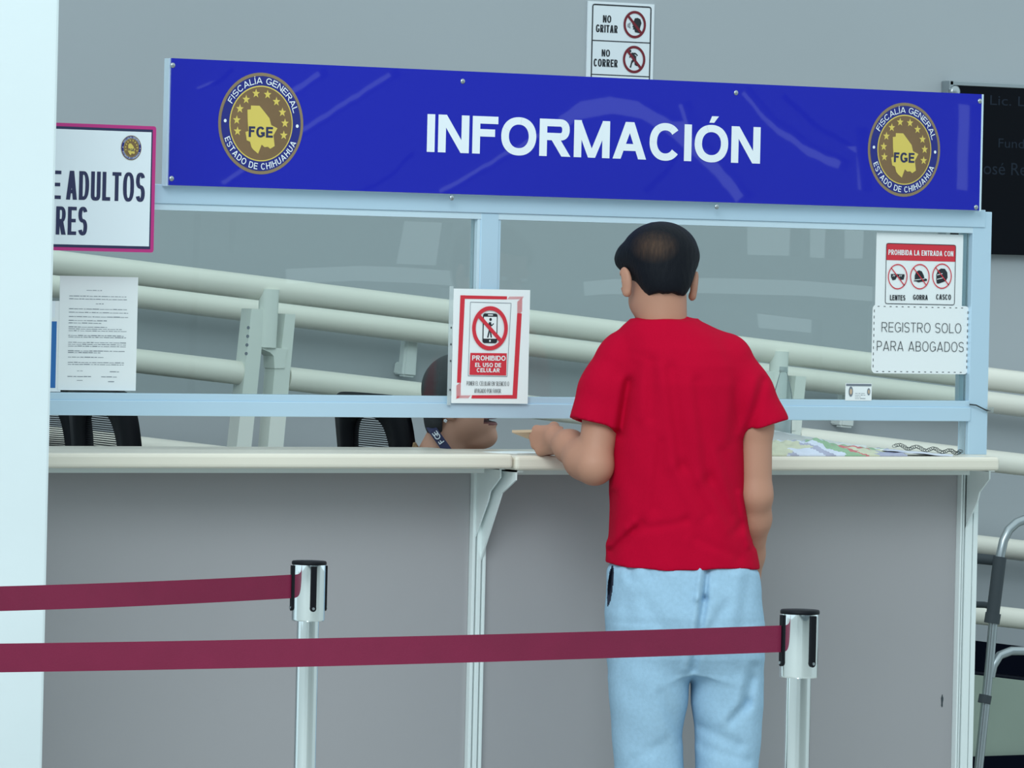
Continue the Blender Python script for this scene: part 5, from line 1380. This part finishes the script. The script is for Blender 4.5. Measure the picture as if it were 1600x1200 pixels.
hc.ell(kp(715, 606), (0.090, 0.083, 0.086), 0.02); hc.ell(kp(686, 656), (0.033, 0.060, 0.052), 0.025); hc.ell(kp(684, 638), (0.028, 0.062, 0.055), 0.03)
sl, (X, Y, Z) = hc.sub_((-0.16, -0.11, 1.14), (0.12, 0.11, 1.42), 0)
face = np.minimum(X - (k(692, 650)[0] + np.clip(Z - k(700, 625)[1], 0, 1) * 1.2), 0.2)
hc.D[sl] = np.maximum(hc.D[sl], face.astype(np.float32) + 0 * Y)
hc.build('hair', [M_hair2], clerk)
bl = Solid((-0.30, -0.32, 0.55), (0.12, 0.32, 1.18), 0.006)
bl.loft([(0.58, -0.10, 0, 0.145, 0.185), (0.75, -0.12, 0, 0.115, 0.155), (0.95, -0.11, 0, 0.125, 0.175), (1.05, -0.09, 0, 0.10, 0.16), (1.10, -0.060, 0, 0.072, 0.085), (k(680, 684)[1], -0.052, 0, 0.066, 0.066)], 0.0)
for q in (-1, 1): bl.chain([(-0.09, q * 0.15, 1.03), (-0.065, q * 0.19, 0.84)], [0.065, 0.058], 0.03)
sl, (X, Y, Z) = bl.sub_((-0.30, -0.32, 1.0), (0.12, 0.32, 1.18), 0)
bl.D[sl] = np.maximum(bl.D[sl], ((Z - 1.085) + (X + 0.06) * 1.6).astype(np.float32) * 0.6 + 0 * Y)
bl.build('blouse', [M_leopard], clerk)
tr = Solid((-0.28, -0.24, 0.05), (0.50, 0.24, 0.80), 0.008)
tr.loft([(0.57, -0.10, 0, 0.15, 0.19), (0.70, -0.115, 0, 0.13, 0.165)], 0.0)
for q in (-1, 1): tr.chain([(-0.08, q * 0.09, 0.66), (0.34, q * 0.10, 0.66), (0.36, q * 0.10, 0.12)], [0.095, 0.07, 0.055], 0.04)
tr.build('trousers', [mat('dark_trousers', (38, 42, 54), 0.85)], clerk)
# lanyard: a navy band down the side of the neck, lettered FGE, and the ear stud
la, lb_ = np.array(k(677, 671)), np.array(k(700, 703))
d2 = (lb_ - la) / np.linalg.norm(lb_ - la); nn = np.array((-d2[1], d2[0])); nn = nn if nn[0] > 0 else -nn
def lay_(s_, w_, y): q = la + d2 * s_ + nn * w_; return (q[0], y, q[1])
Ld = float(np.linalg.norm(lb_ - la)); lm = MB(); V = []; F = []
path = [(-0.02, 0.0), (-0.012, -0.040), (0.0, -0.058), (Ld * 0.5, -0.066), (Ld, -0.074), (Ld + 0.09, -0.085), (Ld + 0.17, -0.06)]
for i, (s_, y) in enumerate(path):
    for w_ in (-0.011, 0.011):
        for t_ in (0.0, -0.0015): V.append(lay_(s_, w_, y + t_))
for i in range(len(path) - 1):
    b = 4 * i
    for a, c in ((0, 1), (1, 3), (3, 2), (2, 0)): F.append((b + a, b + c, b + 4 + c, b + 4 + a))
lm.add(V, F, M_navy)
for i, chh in enumerate('FGE'):
    Vg, Fg, x0, x1 = glyphs(chh, 0.02); sc_ = 0.0135 / CAP
    s0 = -0.002 + i * 0.0125
    pts = []
    for p in Vg:
        s_ = s0 + 0.002 + (p[0] - x0) * sc_; w_ = -0.007 + p[1] * sc_
        pts.append(lay_(Ld * 0.62 - s_, -w_, -0.0685 - 0.004 * (Ld * 0.62 - s_) / Ld - 0.002))
    lm.add(pts, Fg, M_signwhite)
lm.build('lanyard', None, clerk)
st = MB(); c = kp(696.5, 656, -0.080)
for q in range(5):
    a = q * 2 * math.pi / 5; st.tube([(c[0] + 0.001 * math.cos(a), c[1], c[2] + 0.001 * math.sin(a)), (c[0] + 0.0045 * math.cos(a), c[1], c[2] + 0.0045 * math.sin(a))], 0.0018, None, 6)
st.build('earring', M_signwhite, clerk)
bpy.data.objects.remove(_tobj)
